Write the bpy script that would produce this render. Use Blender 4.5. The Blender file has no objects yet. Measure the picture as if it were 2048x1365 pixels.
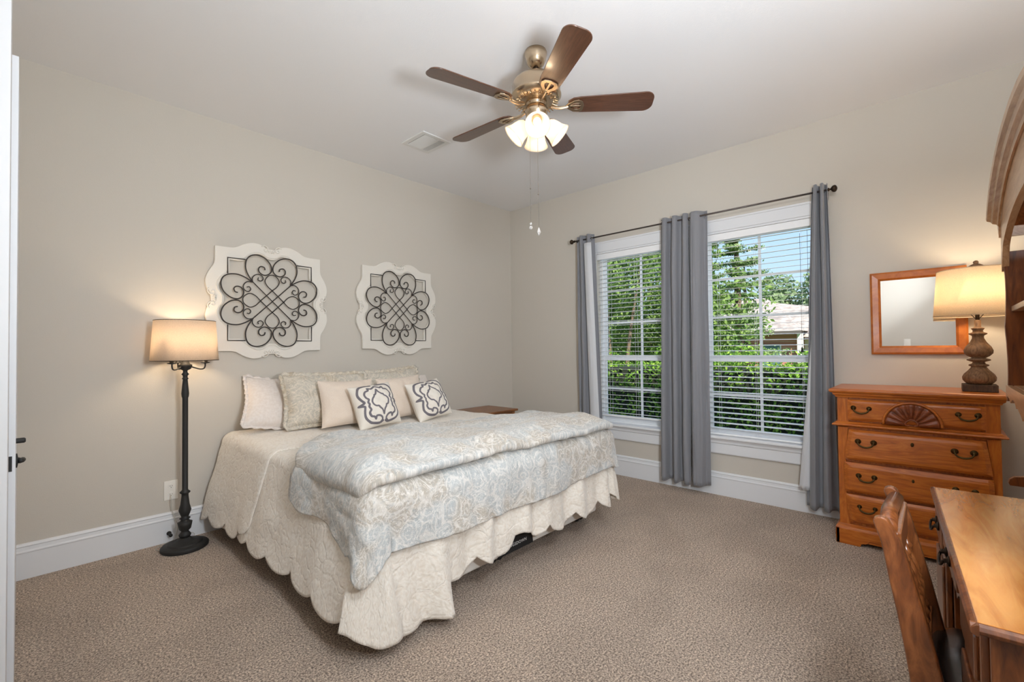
import bpy, math, random
import numpy as np
from mathutils import Vector, Matrix, noise
sc = bpy.context.scene
col = sc.collection
R = math.radians
PI = math.pi

# ------------------------------------------------------------------ camera
def cam_axes(yaw, pitch, roll):
    fw = Vector((math.cos(yaw)*math.cos(pitch), math.sin(yaw)*math.cos(pitch), math.sin(pitch)))
    r = fw.cross(Vector((0, 0, 1))).normalized(); u = r.cross(fw)
    c, s = math.cos(roll), math.sin(roll)
    return c*r+s*u, -s*r+c*u, fw
cam_data = bpy.data.cameras.new('camera')
cam = bpy.data.objects.new('camera', cam_data); col.objects.link(cam)
cr, cu, cf = cam_axes(0.748570788, 0.0181654289, -0.0109635450)
cam.matrix_world = Matrix(((cr.x, cu.x, -cf.x, -4.2032), (cr.y, cu.y, -cf.y, -3.9105), (cr.z, cu.z, -cf.z, 1.3041), (0, 0, 0, 1)))
cam_data.sensor_width = 36; cam_data.lens = 911.146/2048*36; cam_data.clip_start = 0.02; cam_data.clip_end = 300
sc.camera = cam

# ------------------------------------------------------------------ view, sky, sun, lights
sc.view_settings.view_transform = 'Standard'; sc.view_settings.look = 'None'
sc.view_settings.gamma = 1; sc.view_settings.use_curve_mapping = False
sc.view_settings.exposure = 0.23
try:
    sc.cycles.max_bounces = 10; sc.cycles.diffuse_bounces = 6; sc.cycles.transparent_max_bounces = 24
    sc.cycles.sample_clamp_indirect = 6
except Exception: pass

w = bpy.data.worlds.new('sky'); sc.world = w; w.use_nodes = True
nt = w.node_tree; nt.nodes.clear()
_o = nt.nodes.new('ShaderNodeOutputWorld'); _b = nt.nodes.new('ShaderNodeBackground')
_t = nt.nodes.new('ShaderNodeTexCoord'); _s = nt.nodes.new('ShaderNodeSeparateXYZ'); _r = nt.nodes.new('ShaderNodeValToRGB')
_n = nt.nodes.new('ShaderNodeTexNoise'); _n.inputs['Scale'].default_value = 5; _n.inputs['Detail'].default_value = 7
_r2 = nt.nodes.new('ShaderNodeValToRGB'); _m = nt.nodes.new('ShaderNodeMix'); _m.data_type = 'RGBA'
nt.links.new(_t.outputs['Generated'], _s.inputs[0]); nt.links.new(_s.outputs['Z'], _r.inputs[0])
_r.color_ramp.elements[0].position = 0.0; _r.color_ramp.elements[0].color = (.62, .80, .95, 1)
_r.color_ramp.elements[1].position = 0.5; _r.color_ramp.elements[1].color = (.24, .48, .88, 1)
nt.links.new(_t.outputs['Generated'], _n.inputs['Vector']); nt.links.new(_n.outputs['Fac'], _r2.inputs[0])
_r2.color_ramp.elements[0].position = .55; _r2.color_ramp.elements[0].color = (0, 0, 0, 1)
_r2.color_ramp.elements[1].position = .75; _r2.color_ramp.elements[1].color = (.8, .8, .8, 1)
nt.links.new(_r2.outputs[0], _m.inputs['Factor']); nt.links.new(_r.outputs[0], _m.inputs['A']); _m.inputs['B'].default_value = (.95, .97, 1, 1)
nt.links.new(_m.outputs['Result'], _b.inputs['Color']); _b.inputs['Strength'].default_value = 1.1
nt.links.new(_b.outputs[0], _o.inputs[0])

def light(name, kind, loc, power, color=(1, 1, 1), size=.1, aim=None, sy=None):
    d = bpy.data.lights.new(name, kind); o = bpy.data.objects.new(name, d); col.objects.link(o)
    o.location = loc; d.color = color; d.energy = power
    if kind == 'AREA':
        d.size = size
        if sy: d.shape = 'RECTANGLE'; d.size_y = sy
    elif kind == 'POINT': d.shadow_soft_size = size
    elif kind == 'SUN': d.angle = size
    if aim is not None:
        o.rotation_euler = (Vector(aim)-Vector(loc)).to_track_quat('-Z', 'Y').to_euler()
    return o
light('sun', 'SUN', (-20, -16, 30), 9.0, (1, .95, .86), R(.6), aim=(0, 4, 0))
# added fill lights standing in for a flash: up at the ceiling and out into the room, from behind the camera
light('fill_bounce', 'AREA', (-3.55, -4.30, 1.55), 62, (.88, .94, 1), .32, aim=(-2.1, -2.85, 3.05))
light('fill_soft', 'AREA', (-3.6, -4.28, 2.45), 26, (.88, .94, 1), .4, aim=(-1.5, -1.2, .9))

# ------------------------------------------------------------------ helpers
ORG = {}
def srgb(r, g, b):
    f = lambda c: (c/255/12.92) if c/255 <= .04045 else ((c/255+.055)/1.055)**2.4
    return (f(r), f(g), f(b), 1)
class MB:
    def __init__(s): s.v = []; s.f = []; s.uv = None; s.attr = None
    def add(s, vs, fs):
        n = len(s.v); s.v += [tuple(p) for p in vs]; s.f += [tuple(i+n for i in f) for f in fs]; return s
    def box(s, x0, y0, z0, x1, y1, z1, M=None):
        v = [(x, y, z) for z in (z0, z1) for x, y in ((x0, y0), (x1, y0), (x1, y1), (x0, y1))]
        if M is not None: v = [M @ Vector(p) for p in v]
        return s.add(v, [(0, 3, 2, 1), (4, 5, 6, 7), (0, 1, 5, 4), (1, 2, 6, 5), (2, 3, 7, 6), (3, 0, 4, 7)])
    def prism(s, poly, ax, a, b, M=None):
        # poly in the two other axes (cyclic order), extruded along ax from a to b
        def P(u, v, t):
            p = {'x': (t, u, v), 'y': (u, t, v), 'z': (u, v, t)}[ax]
            return M @ Vector(p) if M is not None else p
        n = len(poly)
        vs = [P(u, v, a) for u, v in poly]+[P(u, v, b) for u, v in poly]
        return s.add(vs, [tuple(range(n))[::-1], tuple(range(n, 2*n))]+[(i, (i+1) % n, n+(i+1) % n, n+i) for i in range(n)])
    def ring(s, outer, inner, ax, a, b):
        n = len(outer)
        def P(u, v, t): return {'x': (t, u, v), 'y': (u, t, v), 'z': (u, v, t)}[ax]
        vs = [P(*p, a) for p in outer]+[P(*p, a) for p in inner]+[P(*p, b) for p in outer]+[P(*p, b) for p in inner]
        fs = []
        for i in range(n):
            j = (i+1) % n
            fs += [(i, j, n+j, n+i), (2*n+j, 2*n+i, 3*n+i, 3*n+j), (j, i, 2*n+i, 2*n+j), (n+i, n+j, 3*n+j, 3*n+i)]
        return s.add(vs, fs)
    def lathe(s, prof, seg=32, M=None, c=(0, 0), cap=True):
        vs = []; fs = []; m = len(prof)
        for r, z in prof:
            for k in range(seg):
                a = 2*PI*k/seg; p = Vector((c[0]+r*math.cos(a), c[1]+r*math.sin(a), z))
                vs.append(M @ p if M is not None else p)
        for i in range(m-1):
            for k in range(seg):
                l = (k+1) % seg; fs.append((i*seg+k, i*seg+l, (i+1)*seg+l, (i+1)*seg+k))
        if cap: fs += [tuple(range(seg))[::-1], tuple(range((m-1)*seg, m*seg))]
        return s.add(vs, fs)
    def tube(s, pts, r, seg=8, closed=False, flat=1.0):
        pts = [Vector(p) for p in pts]; n = len(pts); vs = []; fs = []
        rs = r if isinstance(r, (list, tuple)) else [r]*n
        t0 = (pts[1]-pts[0]).normalized()
        up = Vector((0, 0, 1)) if abs(t0.z) < .9 else Vector((1, 0, 0))
        nrm = (up-t0*up.dot(t0)).normalized()
        for i in range(n):
            a = pts[(i-1) % n] if (closed or i > 0) else pts[0]; b = pts[(i+1) % n] if (closed or i < n-1) else pts[-1]
            t = (b-a).normalized(); nrm = (nrm-t*nrm.dot(t))
            nrm = nrm.normalized() if nrm.length > 1e-6 else t.orthogonal().normalized()
            bi = t.cross(nrm)
            for k in range(seg):
                an = 2*PI*k/seg; vs.append(pts[i]+rs[i]*(math.cos(an)*nrm+math.sin(an)*flat*bi))
        for i in range(n if closed else n-1):
            j = (i+1) % n
            for k in range(seg):
                l = (k+1) % seg; fs.append((i*seg+k, i*seg+l, j*seg+l, j*seg+k))
        if not closed: fs += [tuple(range(seg))[::-1], tuple(range((n-1)*seg, n*seg))]
        return s.add(vs, fs)
    def grid(s, P, closed_u=False):
        nv = len(P); nu = len(P[0]); vs = [p for row in P for p in row]; fs = []
        for j in range(nv-1):
            for i in range(nu if closed_u else nu-1):
                k = (i+1) % nu; fs.append((j*nu+i, j*nu+k, (j+1)*nu+k, (j+1)*nu+i))
        return s.add(vs, fs)
    def sphere(s, c, r, seg=16, rings=10, sz=1.0, M=None):
        pr = [(max(1e-4, r*math.sin(PI*i/rings)), -r*sz*math.cos(PI*i/rings)) for i in range(rings+1)]
        T = Matrix.Translation(Vector(c))
        return s.lathe(pr, seg, (M or Matrix.Identity(4)) @ T if M is not None else T, cap=False)

def spline(pts, sub=8, closed=False):
    pts = [Vector(p) for p in pts]; n = len(pts); out = []
    for i in range(n if closed else n-1):
        g = lambda k: pts[k % n] if closed else pts[min(max(k, 0), n-1)]
        p0, p1, p2, p3 = g(i-1), g(i), g(i+1), g(i+2)
        for k in range(sub):
            t = k/sub
            out.append(.5*((2*p1)+(-p0+p2)*t+(2*p0-5*p1+4*p2-p3)*t*t+(-p0+3*p1-3*p2+p3)*t**3))
    if not closed: out.append(pts[-1])
    return out

def thing(name, label, cat, loc=(0, 0, 0), group=None, kind=None):
    o = bpy.data.objects.new(name, None); col.objects.link(o); o.location = loc; o.empty_display_size = .05
    ORG[o.name] = Vector(loc)
    if label: o['label'] = label
    if cat: o['category'] = cat
    if group: o['group'] = group
    if kind: o['kind'] = kind
    return o
def put(name, mb, m, parent=None, smooth=False, bevel=0, solid=0, sub=0, loc=None, label=None, cat=None, group=None, kind=None, seg=2, subd=False):
    me = bpy.data.meshes.new(name); me.from_pydata([tuple(p) for p in mb.v], [], mb.f)
    org = ORG[parent.name] if parent is not None else Vector(loc or (0, 0, 0))
    if org.length > 0: me.transform(Matrix.Translation(-org))
    if mb.uv is not None:
        ul = me.uv_layers.new(name='UVMap'); vi = np.zeros(len(me.loops), dtype=np.int32); me.loops.foreach_get('vertex_index', vi)
        ul.data.foreach_set('uv', np.array(mb.uv, dtype=np.float32)[vi].ravel())
    if mb.attr is not None:
        at = me.attributes.new('pat', 'FLOAT', 'POINT'); at.data.foreach_set('value', np.array(mb.attr, dtype=np.float32))
    me.update(); me.validate()
    o = bpy.data.objects.new(name, me); col.objects.link(o)
    for x in (m if isinstance(m, (list, tuple)) else [m]): me.materials.append(x)
    if smooth: me.polygons.foreach_set('use_smooth', [True]*len(me.polygons))
    if solid:
        md = o.modifiers.new('solid', 'SOLIDIFY'); md.thickness = solid; md.offset = 0
    if bevel:
        md = o.modifiers.new('bevel', 'BEVEL'); md.width = bevel; md.segments = seg; md.limit_method = 'ANGLE'; md.angle_limit = R(35)
    if sub:
        md = o.modifiers.new('sub', 'SUBSURF'); md.levels = sub; md.render_levels = sub
    if parent is not None: o.parent = parent; ORG[o.name] = org
    else: o.location = org; ORG[o.name] = org
    for k, v in (('label', label), ('category', cat), ('group', group), ('kind', kind)):
        if v: o[k] = v
    return o
def copy_tree(o, parent=None):
    c = o.copy(); col.objects.link(c); c.parent = parent; ORG[c.name] = ORG[o.name]
    for ch in list(o.children): copy_tree(ch, c)
    return c
def nz(x, y, z=0): return noise.noise(Vector((x, y, z)))

# ------------------------------------------------------------------ materials
def mat(name, base=(.8, .8, .8, 1), rough=.5, metal=0, spec=.5, **kw):
    m = bpy.data.materials.new(name); m.use_nodes = True
    b = m.node_tree.nodes['Principled BSDF']
    b.inputs['Base Color'].default_value = base; b.inputs['Roughness'].default_value = rough
    b.inputs['Metallic'].default_value = metal; b.inputs['Specular IOR Level'].default_value = spec
    for k, v in kw.items(): b.inputs[k].default_value = v
    return m
def nodes(m): return m.node_tree.nodes, m.node_tree.links, m.node_tree.nodes['Principled BSDF']
def coords(N, L, kind='Object', scale=(1, 1, 1)):
    t = N.new('ShaderNodeTexCoord'); mp = N.new('ShaderNodeMapping'); mp.inputs['Scale'].default_value = scale
    L.new(t.outputs[kind], mp.inputs['Vector']); return mp.outputs[0]
def ramp(N, L, src, stops):
    r = N.new('ShaderNodeValToRGB'); e = r.color_ramp.elements
    while len(e) < len(stops): e.new(.5)
    for i, (p, c) in enumerate(stops): e[i].position = p; e[i].color = c
    L.new(src, r.inputs[0]); return r.outputs[0]
def tex(N, L, vec, kind='Noise', **kw):
    t = N.new('ShaderNodeTex'+kind); L.new(vec, t.inputs['Vector'])
    for k, v in kw.items():
        if hasattr(t, k): setattr(t, k, v)
        else: t.inputs[k.replace('_', ' ')].default_value = v
    return t
def bump(N, L, b, h, strength=.3, dist=.01, prev=None):
    n = N.new('ShaderNodeBump'); n.inputs['Strength'].default_value = strength; n.inputs['Distance'].default_value = dist
    L.new(h, n.inputs['Height'])
    if prev is not None: L.new(prev, n.inputs['Normal'])
    L.new(n.outputs[0], b.inputs['Normal']); return n.outputs[0]
def mix(N, L, fac, a, b, mode='MIX'):
    x = N.new('ShaderNodeMix'); x.data_type = 'RGBA'; x.blend_type = mode
    for k, v in (('Factor', fac), ('A', a), ('B', b)):
        if hasattr(v, 'links') or hasattr(v, 'is_output'): L.new(v, x.inputs[k])
        else: x.inputs[k].default_value = v
    return x.outputs['Result']

def wall_mat(name, c, b=.06):
    m = mat(name, c, .88, spec=.2); N, L, B = nodes(m); v = coords(N, L)
    n = tex(N, L, v, Scale=170, Detail=3); bump(N, L, B, n.outputs['Fac'], b, .004); return m
M_wall = wall_mat('greige_wall_paint', srgb(203, 197, 187), .12)
M_ceil = wall_mat('white_ceiling_paint', srgb(234, 234, 235), .15)
M_trim = mat('white_trim_paint', srgb(226, 228, 231), .38)
M_vinyl = mat('white_window_vinyl', srgb(238, 240, 242), .4)
def carpet_mat():
    m = mat('beige_carpet', srgb(172, 150, 130), .97, spec=.1); N, L, B = nodes(m); v = coords(N, L)
    n1 = tex(N, L, v, Scale=125, Detail=4, Roughness=.8); n2 = tex(N, L, v, Scale=2.6, Detail=4, Distortion=.6); n3 = tex(N, L, v, Scale=60, Detail=2)
    c = ramp(N, L, n1.outputs['Fac'], [(.40, srgb(92, 70, 52)), (.5, srgb(190, 166, 144)), (.59, srgb(244, 226, 206))])
    c2 = ramp(N, L, n2.outputs['Fac'], [(.42, (.93, .92, .91, 1)), (.56, (1.05, 1.05, 1.05, 1))])
    c3 = ramp(N, L, n3.outputs['Fac'], [(.36, (.86, .84, .82, 1)), (.6, (1.08, 1.08, 1.08, 1))])
    L.new(mix(N, L, 1.0, mix(N, L, 1.0, c, c2, 'MULTIPLY'), c3, 'MULTIPLY'), B.inputs['Base Color'])
    p = bump(N, L, B, n1.outputs['Fac'], .9, .012); B.inputs['Sheen Weight'].default_value = .3
    bump(N, L, B, n3.outputs['Fac'], .3, .008, p); return m
M_carpet = carpet_mat()
def wood(name, dark, mid, lightc, stretch=(1, 1, 1), scale=9, rough=.32, knots=.35, coat=.25, dist=2.5):
    m = mat(name, mid, rough); N, L, B = nodes(m); v = coords(N, L, 'Object', stretch)
    n = tex(N, L, v, Scale=scale, Detail=6, Roughness=.62, Distortion=dist)
    c = ramp(N, L, n.outputs['Fac'], [(.28, dark), (.5, mid), (.72, lightc)])
    n2 = tex(N, L, coords(N, L, 'Object', tuple(s*.5+.3 for s in stretch)), 'Voronoi', Scale=5.5)
    k = ramp(N, L, n2.outputs['Distance'], [(.035, (1, 1, 1, 1)), (.10, (0, 0, 0, 1))])
    kk = mix(N, L, knots, (0, 0, 0, 1), k)
    L.new(mix(N, L, kk, c, tuple(x*.22 for x in dark[:3])+(1,)), B.inputs['Base Color'])
    f = tex(N, L, v, Scale=scale*6, Detail=3); bump(N, L, B, f.outputs['Fac'], .08, .002)
    B.inputs['Coat Weight'].default_value = coat; B.inputs['Coat Roughness'].default_value = .18
    return m
HD, HM, HL = srgb(150, 76, 20), srgb(184, 98, 28), srgb(204, 122, 46)
M_pine_y = wood('honey_pine_grain_across', HD, HM, HL, (6, .8, 7), 4)
M_pine_z = wood('honey_pine_grain_upright', HD, HM, HL, (7, 7, .8), 4)
M_pine_x = wood('honey_pine_desktop', srgb(170, 102, 42), srgb(194, 126, 60), srgb(208, 146, 78), (.8, 6, 6), 3.2, .16, .12, .8)
M_carved = wood('dark_stained_carving', srgb(84, 36, 12), srgb(126, 58, 20), srgb(150, 76, 28), (5, 1, 5), 4, .4, 0)
M_chairw = wood('brown_chair_wood', srgb(66, 32, 14), srgb(112, 62, 30), srgb(142, 86, 46), (4, 4, .8), 5, .3, .1, .4)
M_hutch = wood('hutch_dark_pine', srgb(78, 36, 12), srgb(116, 60, 22), srgb(142, 80, 34), (6, 6, .8), 4, .3, .3, .3)
M_hutchl = wood('hutch_light_pine', srgb(160, 116, 76), srgb(188, 146, 106), srgb(206, 168, 130), (.8, 6, 6), 4, .28, .1, .4)
M_night = wood('nightstand_brown', srgb(98, 56, 26), srgb(136, 86, 46), srgb(156, 104, 60), (.8, 6, 6), 4, .4, .1, .2)
M_mirrw = wood('orange_mirror_wood', srgb(160, 84, 26), srgb(182, 102, 36), srgb(196, 116, 46), (2, 2, 2), 4, .35, 0, .2)
M_blade = wood('walnut_blade', srgb(62, 38, 26), srgb(82, 52, 36), srgb(98, 64, 46), (.8, 8, 8), 5, .3, 0, .6)
M_lampw = wood('weathered_lamp_wood', srgb(80, 54, 34), srgb(126, 92, 62), srgb(154, 118, 84), (6, 6, 1.5), 6, .65, 0, 0)
M_lampd = wood('dark_lamp_plinth', srgb(50, 36, 26), srgb(78, 58, 42), srgb(96, 74, 54), (6, 6, 1.5), 6, .7, 0, 0)
M_black = mat('black_iron', srgb(34, 33, 32), .6)
M_bronze = mat('dark_bronze', srgb(58, 46, 36), .42, .8)
M_iron = mat('scroll_iron', srgb(52, 47, 45), .55, .3)
M_nickel = mat('satin_nickel', srgb(196, 176, 150), .24, 1)
M_brass = mat('antique_brass', srgb(84, 68, 42), .4, 1)
M_rod = mat('pewter_rod', srgb(92, 84, 80), .4, .7)
M_chrome = mat('chrome_ring', srgb(210, 210, 210), .2, 1)
M_plate = mat('white_plastic', srgb(236, 232, 224), .4)
M_darkhole = mat('dark_slot', srgb(26, 25, 24), .7)
M_leather = mat('dark_brown_leather', srgb(24, 17, 14), .22, spec=.4)
M_vent = mat('white_vent_metal', srgb(222, 222, 220), .45)
M_mirror = mat('mirror_silver', (.86, .87, .87, 1), .02, 1)
M_cord = mat('clear_cord', srgb(190, 186, 176), .4)
def frosted():
    m = bpy.data.materials.new('frosted_glass'); m.use_nodes = True; N = m.node_tree.nodes; L = m.node_tree.links; N.clear()
    o = N.new('ShaderNodeOutputMaterial'); a = N.new('ShaderNodeBsdfTranslucent'); b = N.new('ShaderNodeBsdfPrincipled'); x = N.new('ShaderNodeMixShader')
    a.inputs[0].default_value = (.96, .9, .82, 1); b.inputs['Base Color'].default_value = (.9, .86, .8, 1); b.inputs['Roughness'].default_value = .3
    x.inputs[0].default_value = .35; L.new(a.outputs[0], x.inputs[1]); L.new(b.outputs[0], x.inputs[2]); L.new(x.outputs[0], o.inputs[0]); return m
M_frost = frosted()
def shade_mat(name, c, tr):
    m = bpy.data.materials.new(name); m.use_nodes = True; N = m.node_tree.nodes; L = m.node_tree.links; N.clear()
    o = N.new('ShaderNodeOutputMaterial'); a = N.new('ShaderNodeBsdfTranslucent'); b = N.new('ShaderNodeBsdfDiffuse'); x = N.new('ShaderNodeMixShader')
    v = coords(N, L, 'Object', (1, 1, 3)); n = tex(N, L, v, Scale=160, Detail=2)
    cc = ramp(N, L, n.outputs['Fac'], [(.3, tuple(k*.84 for k in c[:3])+(1,)), (.7, c)])
    L.new(cc, a.inputs[0]); L.new(cc, b.inputs[0]); x.inputs[0].default_value = tr
    L.new(b.outputs[0], x.inputs[1]); L.new(a.outputs[0], x.inputs[2]); L.new(x.outputs[0], o.inputs[0]); return m
M_shade1 = shade_mat('linen_floor_shade', srgb(236, 224, 210), .6)
M_shade2 = shade_mat('linen_table_shade', srgb(238, 224, 202), .6)
def bulb_mat(s, c=(1, .80, .56, 1)):
    m = mat('lit_bulb', c, .4); B = m.node_tree.nodes['Principled BSDF']
    B.inputs['Emission Color'].default_value = c; B.inputs['Emission Strength'].default_value = s; return m
M_bulb = bulb_mat(4)
def glass_mat():
    m = bpy.data.materials.new('window_glass'); m.use_nodes = True; N = m.node_tree.nodes; L = m.node_tree.links; N.clear()
    o = N.new('ShaderNodeOutputMaterial'); t = N.new('ShaderNodeBsdfTransparent'); g = N.new('ShaderNodeBsdfGlossy'); x = N.new('ShaderNodeMixShader'); f = N.new('ShaderNodeFresnel')
    t.inputs[0].default_value = (.97, .985, .98, 1); g.inputs['Roughness'].default_value = .02; f.inputs['IOR'].default_value = 1.12
    L.new(f.outputs[0], x.inputs[0]); L.new(t.outputs[0], x.inputs[1]); L.new(g.outputs[0], x.inputs[2]); L.new(x.outputs[0], o.inputs[0]); return m
M_glass = glass_mat()
M_crystal = mat('clear_crystal', (.95, .95, .95, 1), .05, 0, .8, **{'Transmission Weight': .7})
def cloth(name, c, c2, sc_=60, b=.25, rough=.9, sheen=.25, kind='UV'):
    m = mat(name, c, rough, spec=.2, **{'Sheen Weight': sheen}); N, L, B = nodes(m); v = coords(N, L, kind)
    n = tex(N, L, v, Scale=sc_, Detail=4); L.new(ramp(N, L, n.outputs['Fac'], [(.35, c2), (.65, c)]), B.inputs['Base Color'])
    bump(N, L, B, n.outputs['Fac'], b, .004); return m
def quilt_mat():
    m = mat('cream_matelasse', srgb(232, 223, 208), .85, spec=.2, **{'Sheen Weight': .3}); N, L, B = nodes(m); v = coords(N, L, 'UV')
    d = tex(N, L, v, Scale=9, Detail=2); vv = N.new('ShaderNodeVectorMath'); vv.operation = 'MULTIPLY_ADD'
    L.new(d.outputs['Color'], vv.inputs[0]); vv.inputs[1].default_value = (.09, .09, .09); L.new(v, vv.inputs[2])
    vo = tex(N, L, vv.outputs[0], 'Voronoi', Scale=15, feature='DISTANCE_TO_EDGE'); nn = tex(N, L, vv.outputs[0], Scale=70, Detail=4)
    h = ramp(N, L, vo.outputs['Distance'], [(0, (0, 0, 0, 1)), (.12, (1, 1, 1, 1))])
    p = bump(N, L, B, h, .35, .005); bump(N, L, B, nn.outputs['Fac'], .35, .006, p)
    L.new(ramp(N, L, nn.outputs['Fac'], [(.3, srgb(222, 212, 198)), (.6, srgb(238, 232, 222))]), B.inputs['Base Color']); return m
M_quilt = quilt_mat()
def paisley(name, base, blot, line, dark, sc_=1.0):
    m = mat(name, base, .8, spec=.25, **{'Sheen Weight': .25}); N, L, B = nodes(m); v = coords(N, L, 'UV')
    d = tex(N, L, v, Scale=5*sc_, Detail=2); vv = N.new('ShaderNodeVectorMath'); vv.operation = 'MULTIPLY_ADD'
    L.new(d.outputs['Color'], vv.inputs[0]); vv.inputs[1].default_value = (.16/sc_, .16/sc_, 0); L.new(v, vv.inputs[2]); q = vv.outputs[0]
    vo = tex(N, L, q, 'Voronoi', Scale=9*sc_, feature='F1'); ve = tex(N, L, q, 'Voronoi', Scale=9*sc_, feature='DISTANCE_TO_EDGE')
    ms = N.new('ShaderNodeMath'); ms.operation = 'MULTIPLY'; L.new(vo.outputs['Distance'], ms.inputs[0]); ms.inputs[1].default_value = 26
    sn = N.new('ShaderNodeMath'); sn.operation = 'SINE'; L.new(ms.outputs[0], sn.inputs[0])
    ring = ramp(N, L, sn.outputs[0], [(.2, (0, 0, 0, 1)), (.9, (.6, .6, .6, 1))])
    n0 = tex(N, L, q, Scale=3.2*sc_, Detail=2)
    fill = mix(N, L, ramp(N, L, n0.outputs['Fac'], [(.47, (0, 0, 0, 1)), (.56, (1, 1, 1, 1))]), base, blot)
    c = mix(N, L, ring, fill, line)
    edge = ramp(N, L, ve.outputs['Distance'], [(.01, (.6, .6, .6, 1)), (.05, (0, 0, 0, 1))])
    c = mix(N, L, edge, c, line)
    n2 = tex(N, L, q, Scale=30*sc_, Detail=5, Roughness=.7, Distortion=1.5)
    c = mix(N, L, ramp(N, L, n2.outputs['Fac'], [(.52, (0, 0, 0, 1)), (.66, (.8, .8, .8, 1))]), c, dark)
    n4 = tex(N, L, q, Scale=46*sc_, Detail=4, Roughness=.6, Distortion=3)
    c = mix(N, L, ramp(N, L, n4.outputs['Fac'], [(.52, (0, 0, 0, 1)), (.62, (.7, .7, .7, 1))]), c, tuple(min(1, k*1.12) for k in line[:3])+(1,))
    L.new(c, B.inputs['Base Color'])
    n3 = tex(N, L, v, Scale=26, Detail=6, Roughness=.6, Distortion=.5); bump(N, L, B, n3.outputs['Fac'], .6, .014); return m
M_comf = paisley('grey_blue_paisley', srgb(184, 188, 188), srgb(182, 174, 162), srgb(222, 218, 212), srgb(162, 166, 167), 1.25)
M_sham = paisley('paisley_sham', srgb(196, 190, 178), srgb(192, 178, 156), srgb(222, 212, 196), srgb(172, 168, 156), 1.1)
M_plain = cloth('plain_linen', srgb(230, 216, 202), srgb(220, 204, 188), 220, .15)
M_white = cloth('white_cotton', srgb(234, 226, 220), srgb(226, 216, 208), 60, .1)
def motif_mat():
    m = mat('ogee_cushion', srgb(232, 226, 216), .9, spec=.2); N, L, B = nodes(m)
    a = N.new('ShaderNodeAttribute'); a.attribute_name = 'pat'; f = ramp(N, L, a.outputs['Fac'], [(.45, (0, 0, 0, 1)), (.55, (1, 1, 1, 1))])
    L.new(mix(N, L, f, srgb(232, 226, 216), srgb(116, 112, 118)), B.inputs['Base Color'])
    v = coords(N, L); n = tex(N, L, v, Scale=260, Detail=2); p = bump(N, L, B, n.outputs['Fac'], .2, .003); bump(N, L, B, f, .5, .003, p); return m
M_motif = motif_mat()
M_curt = cloth('grey_curtain', srgb(140, 141, 146), srgb(126, 127, 132), 300, .1, .75, .3)
M_lining = cloth('pale_curtain_lining', srgb(214, 216, 220), srgb(204, 206, 210), 300, .1, .8, .1)
def dots():
    m = mat('dotted_ticking', srgb(226, 222, 216), .9); N, L, B = nodes(m); v = coords(N, L, 'Object', (1, 1, .55))
    t = tex(N, L, v, 'Voronoi', Scale=42, Randomness=.25); L.new(ramp(N, L, t.outputs['Distance'], [(.14, srgb(120, 116, 112)), (.2, srgb(226, 222, 216))]), B.inputs['Base Color']); return m
M_tick = dots()
M_blackcloth = mat('black_fabric', srgb(22, 22, 24), .8)
M_whiteprint = mat('white_print', srgb(225, 225, 225), .6)
def leaf_mat(name, a, b, c, sc_=3):
    m = bpy.data.materials.new(name); m.use_nodes = True; N = m.node_tree.nodes; L = m.node_tree.links; N.clear()
    o = N.new('ShaderNodeOutputMaterial'); d = N.new('ShaderNodeBsdfDiffuse'); t = N.new('ShaderNodeBsdfTranslucent'); x = N.new('ShaderNodeMixShader')
    v = coords(N, L); n = tex(N, L, v, Scale=sc_, Detail=8, Roughness=.8); cc = ramp(N, L, n.outputs['Fac'], [(.32, a), (.47, b), (.62, c)])
    L.new(cc, d.inputs[0]); L.new(cc, t.inputs[0]); x.inputs[0].default_value = .35
    L.new(d.outputs[0], x.inputs[1]); L.new(t.outputs[0], x.inputs[2]); L.new(x.outputs[0], o.inputs[0]); return m
M_hedge = leaf_mat('hedge_leaves', srgb(36, 66, 30), srgb(86, 128, 52), srgb(178, 206, 92), 14)
M_tree = leaf_mat('broadleaf_leaves', srgb(58, 84, 48), srgb(104, 132, 72), srgb(158, 178, 104), 5)
M_pineleaf = leaf_mat('pine_needles', srgb(84, 108, 72), srgb(124, 148, 100), srgb(172, 188, 130), 3)  # greyed, brightened greens: some haze is put into the colour
M_chain = mat('dull_chain', srgb(120, 114, 106), .5, .6)
M_fartree = leaf_mat('hazy_distant_leaves', srgb(92, 112, 84), srgb(124, 144, 106), srgb(160, 176, 132), 1.5)  # paled and desaturated greens: distance haze mixed into the leaf colour
M_bark = mat('bark', srgb(112, 92, 74), .9)
M_grass = leaf_mat('lawn', srgb(70, 100, 50), srgb(104, 134, 66), srgb(140, 160, 84), 2)
def brick():
    m = mat('red_brick', srgb(170, 110, 92), .9); N, L, B = nodes(m); v = coords(N, L, 'Object', (1, 1, 1))
    mp = N.new('ShaderNodeMapping'); mp.inputs['Rotation'].default_value = (R(90), 0, R(90)); L.new(v, mp.inputs[0])
    t = N.new('ShaderNodeTexBrick'); L.new(mp.outputs[0], t.inputs['Vector']); t.inputs['Scale'].default_value = 3
    t.inputs['Color1'].default_value = srgb(184, 126, 108); t.inputs['Color2'].default_value = srgb(160, 100, 86); t.inputs['Mortar'].default_value = srgb(200, 186, 172)
    L.new(t.outputs[0], B.inputs['Base Color']); return m
M_brick = brick()
def shingle():
    m = mat('grey_shingles', srgb(150, 138, 132), .95); N, L, B = nodes(m); v = coords(N, L, 'Object', (1, 1, 4)); t = tex(N, L, v, Scale=3, Detail=5)
    L.new(ramp(N, L, t.outputs['Fac'], [(.35, srgb(128, 116, 112)), (.65, srgb(176, 164, 156))]), B.inputs['Base Color']); return m
M_shingle = shingle()
M_housetrim = mat('house_white_trim', srgb(228, 224, 216), .6)
M_dwin = mat('far_window_glass', srgb(92, 116, 122), .1, 0, .6)
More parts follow.
